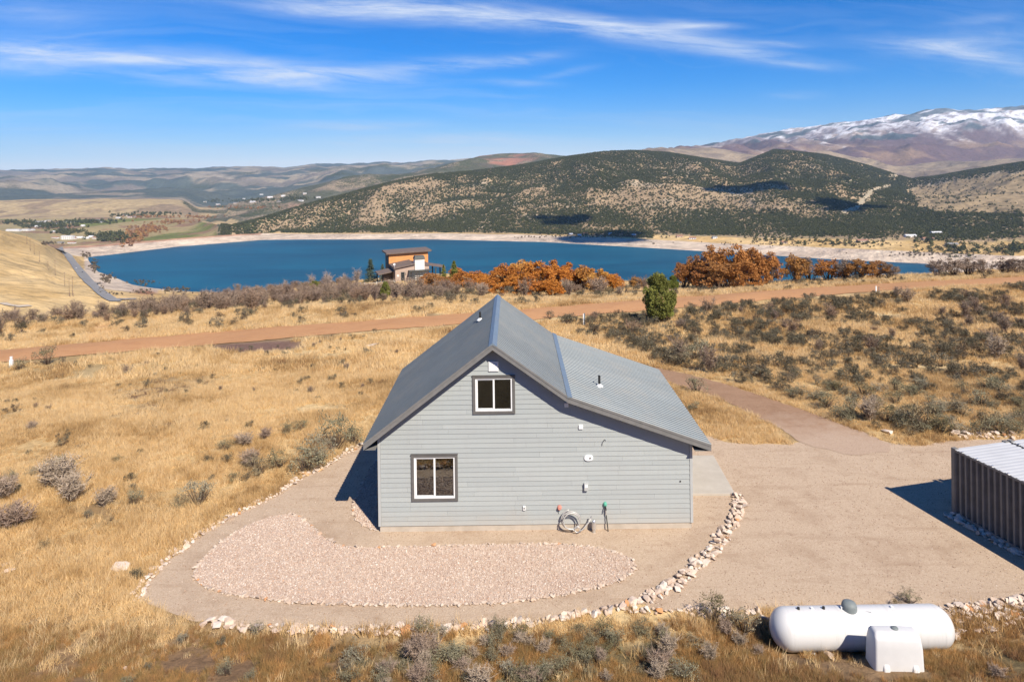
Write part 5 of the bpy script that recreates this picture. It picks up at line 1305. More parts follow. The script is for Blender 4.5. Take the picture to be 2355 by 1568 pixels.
# ---- oak scrub: stems and leafy crowns
def oak_crown(i, mat_, n=1500, leaf=.16, k=44):
    r = np.random.default_rng(2000 + i)
    w = r.uniform(0, 6.28, k); rad = np.sqrt(r.uniform(0, 1, k)) * .42; h = .12 + .78 * np.sqrt(np.clip(1 - (rad / .47) ** 2, 0, 1)) * r.uniform(.05, 1, k) ** .6
    P = np.concatenate([ball(r, n // k, (a * math.cos(c), a * math.sin(c), hh), (r.uniform(.08, .15), r.uniform(.08, .15), r.uniform(.06, .10)), .3) for a, c, hh in zip(rad, w, h)])
    return P, np.column_stack([rad * np.cos(w), rad * np.sin(w), h])
def oak_pair(i, mat_, leaf, n):
    r = np.random.default_rng(2100 + i); P, cen = oak_crown(i, mat_, n)
    crown = tris('crown', tri_leaves(r, P, leaf, .2, .6), mat_)
    mb = MB()
    for c in cen[::2]:
        b0 = Vector((c[0] * .25, c[1] * .25, -.02)); m_ = Vector(c) * .55 + Vector((r.normal(0, .03), r.normal(0, .03), .02)); mb.tube([b0, m_, Vector(c)], [.017, .011, .004], 5, cap=False)
    me = bpy.data.meshes.new('trunk'); me.from_pydata(mb.v, [], mb.f); me.materials.append(M_BARK)
    tw = blades(r, cen[r.integers(0, len(cen), 120)] * .8, P[r.integers(0, len(P), 120)], .004)
    return crown, me
OAKS = {'orange': [oak_pair(i, M_OAK, .030, 4200) for i in range(4)], 'rust': [oak_pair(10 + i, M_RUST, .030, 3600) for i in range(4)], 'thin': [oak_pair(20 + i, M_TWIG, .024, 2800) for i in range(3)]}
ORD = ('first', 'second', 'third', 'fourth', 'fifth', 'sixth', 'seventh', 'eighth', 'ninth', 'tenth', 'eleventh', 'twelfth', 'thirteenth', 'fourteenth', 'fifteenth')
def ordered(lst): return [(ORD[i],) + tuple(a) for i, a in enumerate(sorted(lst))]
def oak(u, v, hpx, wpx, kind, label, group):
    x, y, z = hit(u, v); h = 1.18 * hpx * y / F; w = 1.08 * wpx * y / F
    t_ = empty('oak_tree', (x, y, z - .05), random.uniform(0, 6.28)); t_.scale = (w, w, h / .95)
    crown, trunk = random.choice(OAKS[kind])
    link(bpy.data.objects.new('crown', crown), t_); link(bpy.data.objects.new('trunk', trunk), t_)
    prop(t_, label, 'tree', group); return t_
G1 = 'orange oaks on the brow left of the juniper'
for (nth, u, v, h, w) in ordered(((1062, 662, 34, 60), (1095, 664, 36, 64), (1130, 668, 40, 66), (1165, 670, 56, 74), (1200, 668, 62, 80), (1240, 672, 66, 86), (1275, 670, 64, 80), (1310, 668, 56, 78), (1345, 668, 50, 74), (1380, 668, 44, 70), (1412, 668, 36, 52), (1180, 676, 36, 66), (1225, 680, 40, 70), (1268, 682, 38, 66), (1120, 676, 30, 56))):
    oak(u, v, h, w, 'orange', nth + ' bright orange scrub oak from the left in the hedge behind the roof ridge', G1)
oak(1462, 664, 26, 28, 'rust', 'small rust brown oak standing alone left of the juniper', None)
oak(1048, 640, 22, 40, 'orange', 'orange bush beside the pines right of the far house', None)
G2 = 'tall rust oaks right of the juniper'
for (nth, u, v, h, w) in ordered(((1575, 662, 56, 54), (1600, 660, 64, 66), (1640, 660, 82, 86), (1685, 660, 84, 96), (1730, 657, 80, 90), (1765, 655, 66, 74), (1655, 666, 60, 80), (1710, 664, 60, 80), (1620, 664, 50, 66))):
    oak(u, v, h, w, 'rust', nth + ' rust orange oak from the left in the big clump right of juniper', G2)
G3 = 'brown oaks along the far road side'
for (nth, u, v, h, w, k) in ordered(((1830, 648, 58, 62, 'rust'), (1862, 646, 48, 60, 'thin'), (1905, 644, 44, 64, 'rust'), (1945, 642, 42, 60, 'thin'), (1975, 641, 42, 60, 'rust'), (2015, 640, 38, 60, 'rust'), (2045, 639, 32, 46, 'thin'))):
    oak(u, v, h, w, k, nth + ' brown oak from the left in the row beyond the road at right', G3)
G4 = 'bare mauve oaks by the right shore'
for (nth, u, v, h, w) in ordered(((2155, 636, 36, 50), (2190, 635, 38, 56), (2225, 634, 38, 56), (2260, 634, 34, 50), (2310, 632, 36, 50), (2345, 631, 36, 56), (2380, 629, 36, 60))):
    oak(u, v, h, w, 'thin', nth + ' leafless mauve oak from the left against the pale right shore', G4)
for (nth, u, v, h, w) in ordered(((1000, 668, 34, 60), (960, 672, 26, 50), (985, 660, 30, 46), (1030, 668, 28, 50))):
    oak(u, v, h, w, 'rust', nth + ' reddish scrub oak from the left below the far orange house', 'reddish oaks below the far house')

# ---- junipers, spruces and pines
def conifer(kind, i):
    r = np.random.default_rng(3000 + i)
    if kind == 'juniper':
        k = 150; P = []
        for _ in range(k):
            h = r.uniform(.10, .93); w_ = .31 * math.sin(math.pi * min(1, (h + .10) / 1.07) ** .95) ** .55; a = r.uniform(0, 6.28); rr = w_ * math.sqrt(r.uniform(.25, 1))
            P.append(ball(r, 85, (rr * math.cos(a), rr * math.sin(a), h), (.055, .055, .095), .1))
        P = np.concatenate(P); return tris('crown', tri_leaves(r, P, .026, 1.6, .42), M_JUN)
    P = []; tiers = 15
    for t_ in range(tiers):
        h = .10 + .86 * t_ / tiers; w_ = (.30 if kind == 'spruce' else .26) * (1 - t_ / tiers) ** .85 + .015
        for b_ in range(9):
            a = r.uniform(0, 6.28); L_ = w_ * r.uniform(.7, 1.1)
            s = np.linspace(.15, 1, 12)[:, None]; base = np.array((0, 0, h)); tip = np.array((L_ * math.cos(a), L_ * math.sin(a), h - .05 * (L_ / .3)))
            q = base + (tip - base) * s; P.append(np.repeat(q, 3, 0) + r.normal(0, .012, (36, 3)))
    P = np.concatenate(P); return tris('crown', tri_leaves(r, P, .024, .3, .4), M_SPR if kind == 'spruce' else M_JUN)
TRUNK = MB().tube([(0, 0, -.03), (.01, .005, .25), (0, 0, .8)], [.035, .026, .006], 7); tm = bpy.data.meshes.new('trunk'); tm.from_pydata(TRUNK.v, [], TRUNK.f); tm.materials.append(M_BARK)
CON = {k: conifer(k, i) for i, k in enumerate(('juniper', 'spruce', 'pine'))}
def con(u, v, hpx, wpx, kind, name, label, gap=0.0):
    x, y, z = hit(u, v); h = hpx * y / F; w = wpx * y / F / .62
    t_ = empty(name, (x, y, z), random.uniform(0, 6)); t_.scale = (w, w, h)
    c_ = link(bpy.data.objects.new('crown', CON[kind]), t_); c_.location.z = gap; c_.scale.z = 1 - gap
    link(bpy.data.objects.new('trunk', tm), t_); return prop(t_, label, 'tree')
con(1516, 744, 114, 72, 'juniper', 'juniper_tree', 'dense green juniper tree standing alone beside the dirt road', .10)
con(886, 692, 44, 22, 'juniper', 'juniper_tree', 'small round juniper below the far orange house', .12)
con(724, 668, 22, 26, 'juniper', 'juniper_tree', 'olive green bush left of the far house fence')
con(695, 662, 12, 10, 'juniper', 'juniper_tree', 'tiny juniper at the lake brow left of olive bush')
con(852, 650, 58, 36, 'spruce', 'spruce_tree', 'blue green spruce at the left corner of the far house')
con(880, 645, 40, 24, 'spruce', 'spruce_tree', 'smaller blue spruce in front of the far house roof')
con(1020, 648, 42, 24, 'pine', 'pine_tree', 'narrow pine right of the far house porch')
con(1044, 645, 48, 34, 'pine', 'pine_tree', 'bushy dark pine right of the far house')
con(1548, 668, 34, 24, 'juniper', 'juniper_tree', 'dark evergreen half hidden behind the lone juniper')
PALE = [bare_mesh(60 + i, 1.0, 260, .28, M_ASPEN) for i in range(2)]
for (u, v, h, lab) in ((754, 668, 44, 'bare pale aspen in front of the lake left of the far house'), (716, 664, 34, 'bare reddish aspen in front of the lake'), (655, 662, 24, 'small bare aspen near the lake brow'), (820, 655, 40, 'bare aspen beside the spruce'), (790, 656, 28, 'slim bare aspen between the two pale ones')):
    x, y, z = hit(u, v); s = h * y / F; o = put(random.choice(PALE), 'aspen_tree', x, y, s * .75, s); prop(o, lab, 'tree')

# ------------------------------------------------------------------ dry grass
M_GRASS = randmat('golden_grass', [(0.0, (0.27, 0.155, 0.085)), (0.22, (0.50, 0.33, 0.15)), (0.38, (0.73, 0.515, 0.25)), (0.66, (0.86, 0.67, 0.39)), (0.85, (0.80, 0.57, 0.27)), (1.0, (0.56, 0.44, 0.22))], 0.85, 3.0, 0.15, 0.45, patch=.62, pscale=.17)
M_GRASSF = randmat('brown_grass', [(0.0, (0.24, 0.14, 0.085)), (0.3, (0.40, 0.225, 0.10)), (0.5, (0.28, 0.21, 0.09)), (0.75, (0.58, 0.315, 0.12)), (1.0, (0.68, 0.44, 0.19))], 0.85, 3.0, 0.25, 0.25, patch=.5, pscale=.7)
def tuft(i, n, h, rad, w, lean=.35):
    r = np.random.default_rng(4000 + i); a = r.uniform(0, 6.28, n); q = np.sqrt(r.uniform(0, 1, n)) * rad
    base = np.column_stack([q * np.cos(a), q * np.sin(a), np.full(n, -.02)])
    hh = h * r.uniform(.5, 1.1, n); tip = base + np.column_stack([r.normal(0, lean, n) * hh, r.normal(0, lean, n) * hh, hh])
    return blades(r, base, tip, w)
def grass_protos(tag_, mat_, k, n, h, rad, w):
    return [proto('%s_%02d' % (tag_, i), tris('tuft', tuft(hash_ + i, n, h, rad, w), mat_)) for i in range(k) for hash_ in (len(tag_) * 40,)]
GP = grass_protos('golden_tuft', M_GRASS, 5, 34, .30, .24, .010)
GPF = grass_protos('brown_front_tuft', M_GRASSF, 5, 34, .32, .13, .007)
GPB = grass_protos('broad_far_golden_tuft', M_GRASS, 4, 26, .42, .42, .024)
def grass(name, q, lo_, hi_, protos, label):
    n = len(q); s = rng.uniform(lo_, hi_, n) * (0.55 + 0.9 * fbm(q[:, 0] / 3.2, q[:, 1] / 3.2, 301, 3)); z = ground(q[:, 0], q[:, 1])
    o = scatter(name, np.column_stack([q, z]), np.column_stack([s, s, s * rng.uniform(.75, 1.3, n)]), np.column_stack([rng.normal(0, .12, (n, 2)), rng.uniform(0, 6.28, n)]), rng.integers(0, len(protos), n), protos)
    o['label'] = label
VERGE = [(x_ + .5, y_ - 1.3) for x_, y_ in ROAD_LO] + ROAD_HI[::-1]
def cand(n, ylo, yhi, pad=.80):
    y = np.sqrt(rng.uniform(ylo ** 2, yhi ** 2, n)); x = rng.uniform(-pad, pad, n) * y
    br = np.interp(x / y, BROW_A, BROW_Y)
    return np.column_stack([x, y])[(~blocked(x, y)) & (~inpoly(VERGE, x, y)) & (y < br + 4)]
q = cand(70000, 15.8, 46); u, v = proj(q[:, 0], q[:, 1], ground(q[:, 0], q[:, 1]))
thin = fbm(q[:, 0] / 2.5, q[:, 1] / 2.5, 311, 3)
brn = np.exp(-(((u - 320) / 90) ** 2 + ((v - 905) / 60) ** 2)) + np.exp(-(((u - 590) / 110) ** 4 + ((v - 797) / 13) ** 4)) * 1.6
keep = (thin + rng.uniform(-.15, .15, len(q)) > .36) & (rng.uniform(0, 1, len(q)) > brn * .75)
gold = np.where(u < 560, sstep(1590, 1330, v + 160 * (fbm(q[:, 0] / .9, q[:, 1] / .9, 351, 3) - .5)) * .85 + .12, np.where(v > 1462, .06, 1.0) * ~((np.abs(q[:, 0] - 9.35) < .75) & (q[:, 1] > 16.75) & (q[:, 1] < 18.2)))
isfg = rng.uniform(0, 1, len(q)) > gold
grass('golden_grass', q[keep & ~isfg], .55, 1.0, GP, 'golden dry grass covering the field around the house')
qf = cand(26000, 15.8, 19.6); u, v = proj(qf[:, 0], qf[:, 1], ground(qf[:, 0], qf[:, 1])); thin = fbm(qf[:, 0] / 1.2, qf[:, 1] / 1.2, 331, 3)
k = ((v > 1462) | ((u < 480) & (v > 1300)) | ((v > 1420) & (u > 1500) & (rng.uniform(0, 1, len(qf)) < .5))) & (thin + rng.uniform(-.12, .12, len(qf)) > .50) & ~((np.abs(qf[:, 0] - 9.35) < .75) & (qf[:, 1] > 16.75) & (qf[:, 1] < 18.2))
grass('brown_grass', qf[k], .28, .68, GPF, 'brown and tawny grass of the foreground slope')
q = cand(52000, 46, 90); thin = fbm(q[:, 0] / 5, q[:, 1] / 5, 321, 3); u, v = proj(q[:, 0], q[:, 1], ground(q[:, 0], q[:, 1]))
brn = np.exp(-(((u - 590) / 110) ** 4 + ((v - 797) / 13) ** 4))
grass('far_golden_grass', q[(thin + rng.uniform(-.15, .15, len(q)) > .30) & (brn < .4)], .6, 1.05, GPB, 'golden grass strips along the dirt road')
q = cand(36000, 90, 225); thin = fbm(q[:, 0] / 8, q[:, 1] / 8, 341, 3)
grass('brow_grass', q[thin + rng.uniform(-.15, .15, len(q)) > .32], .7, 1.2, GPB, 'dry grass on the brow above the lake')

# ------------------------------------------------------------------ the far house on the brow
M_OWALL = mottled('orange_cladding', (0.62, 0.27, 0.09), (0.70, 0.33, 0.12), 1.5, 0.7)
M_BEIGE = mottled('beige_stucco', (0.40, 0.30, 0.235), (0.46, 0.35, 0.28), 1.2, 0.9)
M_DARKSIDE = mottled('dark_side_wall', (0.10, 0.075, 0.06), (0.20, 0.15, 0.115), 2.2, 0.9, bump=0.6, bscale=3)  # dark tone carries the shade of the upper storey's left face
M_BROOF = mottled('brown_roof', (0.135, 0.10, 0.085), (0.18, 0.14, 0.12), 1.5, 0.85)
M_WSTUC = mottled('white_stucco', (0.66, 0.62, 0.57), (0.74, 0.70, 0.65), 1.0, 0.85)
M_DGREEN = mottled('dark_slate_metal', (0.06, 0.066, 0.06), (0.09, 0.095, 0.088), 3, 0.6)
M_WGLASS, T_, b__ = mat('dark_glass', (0.02, 0.025, 0.03), 0.08, 0, 0.6)
x, y, z = hit(909, 649)
fh = prop(empty('modern_house', (x, y, z - .3), R(20)), 'modern house with orange upper storey and white chimney on the lake brow', 'house')
k = y / 200.0
def S(mb, nm, mt, par=fh, bev=0.0):
    mb.v = [(p[0] * k, p[1] * k, p[2] * k + .3) for p in mb.v]; return mb.build(nm, mt, par, bevel=bev)
S(MB().box(-.4, 11.5, 8, 14, -6, 7.05), 'upper_storey', M_OWALL)
S(MB().box(-.43, -.40, 8.02, 13.98, -6, 7.0), 'stone_wall', M_DARKSIDE)  # thin dark sheet: shade on the left face, put into its colour
for d0 in (9.2, 11.4):
    wn = S(MB().box(-.50, -.435, d0, d0 + .9, 3.6, 6.0), 'window', M_DGREEN); S(MB().box(-.53, -.505, d0 + .1, d0 + .8, 3.7, 5.9), 'pane', M_WGLASS, wn)
S(MB().hexa([(-1.3, 7.1, 7.06), (12.4, 7.1, 7.30), (12.4, 15, 7.30), (-1.3, 15, 7.06)], [(-1.3, 7.1, 7.52), (12.4, 7.1, 7.78), (12.4, 15, 7.78), (-1.3, 15, 7.52)]), 'roof', M_BROOF)
for j in range(16):
    zz = 4.0 + j * .19; S(MB().box(-.39, 11.49, 7.975, 8.0, zz, zz + .182), 'plank', M_OWALL, fh)
S(MB().prism([(0, -3), (9.9, -3), (9.9, 4.1), (5.4, 4.6), (0, 3.75)], 0, 7.95), 'lower_storey', M_BEIGE)
S(MB().hexa([(-.5, -.5, 3.80), (5.6, -.5, 4.75), (5.6, 8, 4.75), (-.5, 8, 3.80)], [(-.5, -.5, 4.22), (5.6, -.5, 5.17), (5.6, 8, 5.17), (-.5, 8, 4.22)]), 'roof', M_BROOF)
S(MB().hexa([(5.62, -.2, 4.45), (10.3, -.2, 4.12), (10.3, 8, 4.12), (5.62, 8, 4.45)], [(5.62, -.2, 4.75), (10.3, -.2, 4.42), (10.3, 8, 4.42), (5.62, 8, 4.75)]), 'roof', M_BROOF)
ch = S(MB().box(5.65, 8.5, -.35, 1.5, 0, 6.2), 'chimney', M_WSTUC)
S(MB().hexa([(5.45, -.55, 6.21), (8.7, -.55, 6.21), (8.7, 1.7, 6.21), (5.45, 1.7, 6.21)], [(5.75, -.2, 7.15), (8.4, -.2, 7.15), (8.4, 1.4, 7.15), (5.75, 1.4, 7.15)]), 'chimney_cap', M_DGREEN, ch)
S(MB().box(5.70, 8.45, -.365, -.352, 0, 6.15), 'chimney_face', M_WSTUC, ch)
dr = S(MB().box(1.6, 2.7, -.06, .05, -.2, 2.75), 'door', M_DGREEN)
for j in range(4): S(MB().box(1.75, 2.55, -.09, -.062, .1 + j * .64, .62 + j * .64), 'pane', M_WGLASS, dr)
S(MB().lathe([(0, -.10), (.26, -.10), (.30, -.06), (.36, -.05), (.36, 0)], 20, 'y', (.75, 0, 1.75)), 'round_emblem', M_WSTUC)
S(MB().box(2.95, 3.1, -.12, 0, 1.9, 2.5), 'wall_lamp', M_DGREEN)
pg = S(MB().box(3.7, 10.1, -1.9, .1, 2.95, 3.16), 'pergola_roof', M_DGREEN)
for a in (3.6, 5.0, 6.6, 8.2): S(MB().box(a, a + .22, -1.75, -1.55, -.6, 2.94), 'pergola_post', M_DGREEN)
S(MB().box(4.9, 9.6, -.10, -.01, .4, 2.6), 'pale_panel', M_WSTUC)
for j in range(4): S(MB().box(3.5, 8.4, -1.83, -1.76, .75 + j * .55, .97 + j * .55), 'slat', M_DGREEN)
po = S(MB().hexa([(9.95, .6, 4.05), (15, .6, 3.05), (15, 5.5, 3.05), (9.95, 5.5, 4.05)], [(9.95, .6, 4.40), (15, .6, 3.40), (15, 5.5, 3.40), (9.95, 5.5, 4.40)]), 'porch_roof', M_BROOF)
for a in (12, 14.3):
    for d0 in (1.0, 5.0): S(MB().box(a, a + .3, d0, d0 + .3, -3, 3.1), 'porch_post', M_DGREEN)
S(MB().hexa([(-4.6, 1.5, 2.0), (-.02, 1.5, 2.75), (-.02, 7.5, 2.75), (-4.6, 7.5, 2.0)], [(-4.6, 1.5, 2.35), (-.02, 1.5, 3.1), (-.02, 7.5, 3.1), (-4.6, 7.5, 2.35)]), 'side_roof', M_BROOF)
for d0 in (1.8, 7.0): S(MB().box(-4.2, -3.9, d0, d0 + .3, -3, 2.02), 'side_post', M_DGREEN)
S(MB().box(-2.6, -.05, 4.0, 7.4, -3, 2.3), 'entry_wall', M_DARKSIDE)
ds = S(MB().tube([(-.3, -.2, 4.2), (-.3, -.2, 5.1)], .04, 6), 'dish_mast', M_VINYL); S(MB().lathe([(0, .02), (.2, .0), (.33, -.1)], 14, 'y', (-.3, -.25, 5.2)), 'satellite_dish', M_VINYL, ds)
# timber fence in front of it
M_FENCE = mottled('weathered_fence', (0.44, 0.40, 0.33), (0.55, 0.50, 0.42), 4, 0.9)
for lab, cr in (('weathered post and rail fence left of the far house', [(125, 1080, 80), (225, 1150, 150), (500, 1110, 125), (785, 1022, 82), (915, 1010, 60)]), ('short post and rail fence right of the far house', [(1620, 990, 40), (1705, 975, 75), (1828, 955, 100)])):
    pts = [hit((1040 + a / 7.85) * .7847, (700 + c / 7.85) * .7847) for a, c, _ in cr]
    fe = prop(empty('rail_fence', pts[0]), lab, 'fence'); o0 = Vector(pts[0]); tops = []
    for p, (_, _, h) in zip(pts, cr):
        hh = min(2.2, h * .1 * p[1] / F); q = Vector(p) - o0; tops.append((q, hh)); MB().box(q.x - .11, q.x + .11, q.y - .11, q.y + .11, q.z - .3, q.z + hh).build('post', M_FENCE, fe)
    for (a, ha), (c, hc) in zip(tops[:-1], tops[1:]):
        for f_ in (.45, .78): MB().tube([a + Vector((0, 0, ha * f_)), c + Vector((0, 0, hc * f_))], .07, 6).build('rail', M_FENCE, fe)

# ------------------------------------------------------------------ far woods, town, highway
def blobtree(i, mat_, n=46):
    r = np.random.default_rng(5000 + i); P = ball(r, n, (0, 0, .5), (.46, .46, .48), .55)
    core = []
    V_ = tri_leaves(r, P, .20, .3, .7); return tris('far_tree', V_, mat_)
M_PJ = randmat('far_juniper', [(0.0, (0.075, 0.08, 0.028)), (0.5, (0.10, 0.10, 0.04)), (1.0, (0.055, 0.062, 0.032))], 0.95, 1.0, 0.2)
M_COTT = randmat('cottonwood', [(0.0, (0.36, 0.19, 0.065)), (0.4, (0.30, 0.15, 0.06)), (0.7, (0.24, 0.125, 0.075)), (1.0, (0.33, 0.22, 0.08))], 0.9, 1.0, 0.25)
M_FBR = randmat('far_brush', [(0.0, (0.12, 0.085, 0.06)), (0.5, (0.16, 0.12, 0.075)), (1.0, (0.10, 0.085, 0.045))], 0.9, 1.0, 0.2)
PJP = [proto('juniper_far_%02d' % i, blobtree(i, M_PJ)) for i in range(4)]
CWP = [proto('cottonwood_far_%02d' % i, blobtree(20 + i, M_COTT)) for i in range(3)]
BRP = [proto('brush_far_%02d' % i, blobtree(40 + i, M_FBR)) for i in range(3)]
dYr = np.zeros_like(GY); dYr[:-1] = np.diff(GY, axis=0); dUr = 6.0 * GY / F
vis = (GU > 500) & (GU < 2700)
wgt = np.clip(pj, 0, 1) ** 1.6 * dYr * dUr * ((GT > 5.25) & (GT < 7.25) & vis)
NPJ = 140000
idx_ = rng.choice(wgt.size, NPJ, p=(wgt / wgt.sum()).ravel()); rr, cc_ = np.unravel_index(idx_, GY.shape)
rr = np.minimum(rr, nr - 2); cc_ = np.minimum(cc_, nc - 2); a = rng.uniform(0, 1, NPJ); b2 = rng.uniform(0, 1, NPJ)
def bil(G): return (G[rr, cc_] * (1 - b2) + G[rr, cc_ + 1] * b2) * (1 - a) + (G[rr + 1, cc_] * (1 - b2) + G[rr + 1, cc_ + 1] * b2) * a
pts = np.column_stack([bil(GX), bil(GY), bil(GZ) - .3]); s = 2.6 + 3.6 * rng.uniform(0, 1, NPJ) ** 1.5
o = scatter('juniper_woodland', pts, np.column_stack([s * 1.1, s * 1.1, s]), np.column_stack([np.zeros((NPJ, 2)), rng.uniform(0, 6.28, NPJ)]), rng.integers(0, 4, NPJ), PJP)
o['label'] = 'dark juniper woodland covering the hill across the lake'
def far_blob(name, specs, protos, label):
    P, Sz = [], []
    for (u, v, ru, rv, n, lo_, hi_) in specs:
        for _ in range(n):
            uu = u + random.gauss(0, .5) * ru; vv = v + random.gauss(0, .5) * rv
            P.append(far_hit(uu, vv)); Sz.append(random.uniform(lo_, hi_))
    P = np.array(P); Sz = np.array(Sz); n = len(P); P[:, 2] -= .4
    o = scatter(name, P, np.column_stack([Sz, Sz, Sz]), np.column_stack([np.zeros((n, 2)), rng.uniform(0, 6.28, n)]), rng.integers(0, len(protos), n), protos); o['label'] = label
far_blob('cottonwoods', [(300, 545, 36, 14, 120, 7, 12), (345, 528, 40, 8, 90, 7, 12), (400, 512, 60, 5, 50, 6, 10), (330, 500, 60, 3, 40, 6, 10), (460, 500, 60, 4, 40, 6, 10), (560, 478, 80, 4, 50, 6, 10)], CWP, 'russet cottonwood groves along the valley river')
far_blob('valley_trees', [(255, 548, 40, 8, 120, 9, 16), (150, 535, 30, 6, 70, 7, 13), (110, 520, 70, 5, 120, 7, 13), (200, 512, 70, 4, 110, 7, 12), (40, 513, 60, 4, 60, 7, 12), (300, 497, 60, 3, 60, 7, 11), (350, 492, 70, 3, 50, 7, 11), (560, 462, 90, 4, 90, 8, 12), (680, 458, 60, 4, 50, 8, 12), (1290, 535, 70, 5, 60, 5, 9), (1400, 538, 90, 5, 70, 5, 9), (1180, 532, 50, 3, 20, 5, 9), (1900, 562, 120, 8, 50, 4, 8), (2200, 575, 100, 14, 60, 5, 9), (2330, 575, 40, 12, 50, 6, 10), (2150, 555, 60, 8, 40, 5, 9), (1800, 552, 100, 5, 30, 4, 7)], PJP, 'dark trees scattered through the valley and along the shore')
far_blob('shore_brush', [(215, 612, 10, 16, 40, 3, 6), (195, 590, 10, 8, 20, 3, 6), (240, 640, 14, 10, 40, 2.5, 5), (330, 650, 30, 6, 30, 2, 4), (400, 668, 40, 8, 50, 2, 4), (320, 672, 30, 6, 20, 2, 4), (110, 560, 20, 4, 30, 3, 6), (1850, 562, 260, 6, 120, 2, 4), (1350, 545, 200, 3, 90, 2, 5), (2150, 585, 120, 8, 90, 2, 4), (230, 665, 10, 10, 14, 2, 3), (250, 676, 30, 5, 14, 2, 3)], BRP, 'low brown brush along shore and highway')

# highway at the foot of the left hill
M_ASPH = mottled('asphalt', (0.20, 0.195, 0.19), (0.25, 0.24, 0.23), 0.05, 0.9)
def cr7(a, c): return (a / 5.6 * .7847, (620 + c / 5.6) * .7847)
def far_strip(name, pxl, width, lift, material):
    P = np.array([far_hit(*cr7(*p))[:2] for p in smoothpoly(pxl, 2, False)])
    pts, tg = along(P, 12.0); V_ = []
    for p, g_ in zip(pts, tg):
        nn = np.array((-g_[1], g_[0])); nn = nn / (np.linalg.norm(nn) + 1e-9)
        zc0 = far_z(p[0], p[1])
        for s_ in (-1, -.33, .33, 1):
            q_ = p + nn * s_ * width / 2; V_.append((q_[0], q_[1], max(far_z(q_[0], q_[1]), zc0 - .6) + lift))
    n_ = len(pts); ii = (np.arange(n_ - 1)[:, None] * 4 + np.arange(3)[None, :]).ravel()
    me = mesh_np(name, V_, np.stack([ii, ii + 1, ii + 5, ii + 4], 1), material, True)
    if me.polygons[0].normal.z < 0: me.flip_normals()
    return prop(link(bpy.data.objects.new(name, me)), kind='structure')
far_strip('highway', [(1900, 1490), (1780, 1440), (1640, 1340), (1450, 1190), (1300, 1000), (1170, 840), (1090, 710), (1000, 662), (930, 612)], 15, 1.2, M_ASPH)
far_strip('side_road', [(1780, 1440), (1950, 1450), (2120, 1440), (2290, 1438)], 9, 1.4, M_ASPH)
far_strip('lay_by', [(1480, 1165), (1560, 1180), (1660, 1185)], 12, 1.4, M_ASPH)
M_PATH = mottled('pale_track', (0.45, 0.37, 0.28), (0.53, 0.45, 0.35), 0.05, 0.95)
far_strip('pale_track', [(-20, 1490), (60, 1525), (200, 1560), (380, 1552), (560, 1545)], 9, 1.0, M_PATH)
M_CARD = mottled('dark_car_paint', (0.03, 0.03, 0.035), (0.05, 0.05, 0.055), 2, 0.3); M_CARW = mottled('white_car_paint', (0.7, 0.7, 0.7), (0.78, 0.78, 0.78), 2, 0.3)
for (a, c, mt, lab) in ((1328, 1008, M_CARD, 'dark car driving on the highway beside the lake'), (1090, 702, M_CARW, 'white car on the far bend of the highway'), (1228, 938, M_CARW, 'pale car on the highway behind the dark car')):
    X, Y, Z = far_hit(*cr7(a, c)); Z = far_z(X, Y) + 1.25
    car = prop(empty('car', (X, Y, Z), R(35)), lab, 'car', 'cars on the highway')
    MB().box(-.9, .9, -2.3, 2.3, .35, 1.0).build('body', mt, car, bevel=.15); MB().hexa([(-.82, -1.4, 1.0), (.82, -1.4, 1.0), (.82, 1.2, 1.0), (-.82, 1.2, 1.0)], [(-.65, -.9, 1.55), (.65, -.9, 1.55), (.65, .7, 1.55), (-.65, .7, 1.55)]).build('cabin', M_WGLASS, car)
    for sx in (-.85, .85):
        for sy in (-1.4, 1.4): MB().lathe([(0, -.1), (.33, -.1), (.33, .1), (0, .1)], 12, 'x', (sx, sy, .33)).build('wheel', M_DARK, car)
# utility poles on the grassy hill
M_POLE = mottled('pole_wood', (0.20, 0.13, 0.085), (0.27, 0.18, 0.12), 1, 0.95)
for n_, (a, c, tp) in enumerate(((1163, 1382, 1060), (1108, 1392, 1090), (1035, 1215, 985), (880, 1050, 790), (765, 940, 800), (627, 825, 650), (541, 700, 520), (475, 630, 430), (422, 525, 355))):
    X, Y, Z = far_hit(*cr7(a, c)); h = (c - tp) / 5.6 * .7847 * Y / F
    pl_ = prop(empty('utility_pole', (X, Y, Z)), '%s wooden utility pole climbing the grassy hill at left' % ('nearest', 'second nearest', 'third nearest', 'fourth nearest', 'fifth', 'sixth', 'seventh', 'eighth', 'farthest')[n_], 'utility pole', 'utility poles on the left hill')
    MB().tube([(0, 0, -1), (0, 0, h)], [.32, .2], 6).build('pole', M_POLE, pl_); MB().box(-1.6, 1.6, -.15, .15, h * .93 - .15, h * .93 + .15).build('crossarm', M_POLE, pl_)
    if n_ < 2: MB().tube([(5.5, -6, -.5), (0, 0, h * .3)], .18, 5).build('brace', M_POLE, pl_)
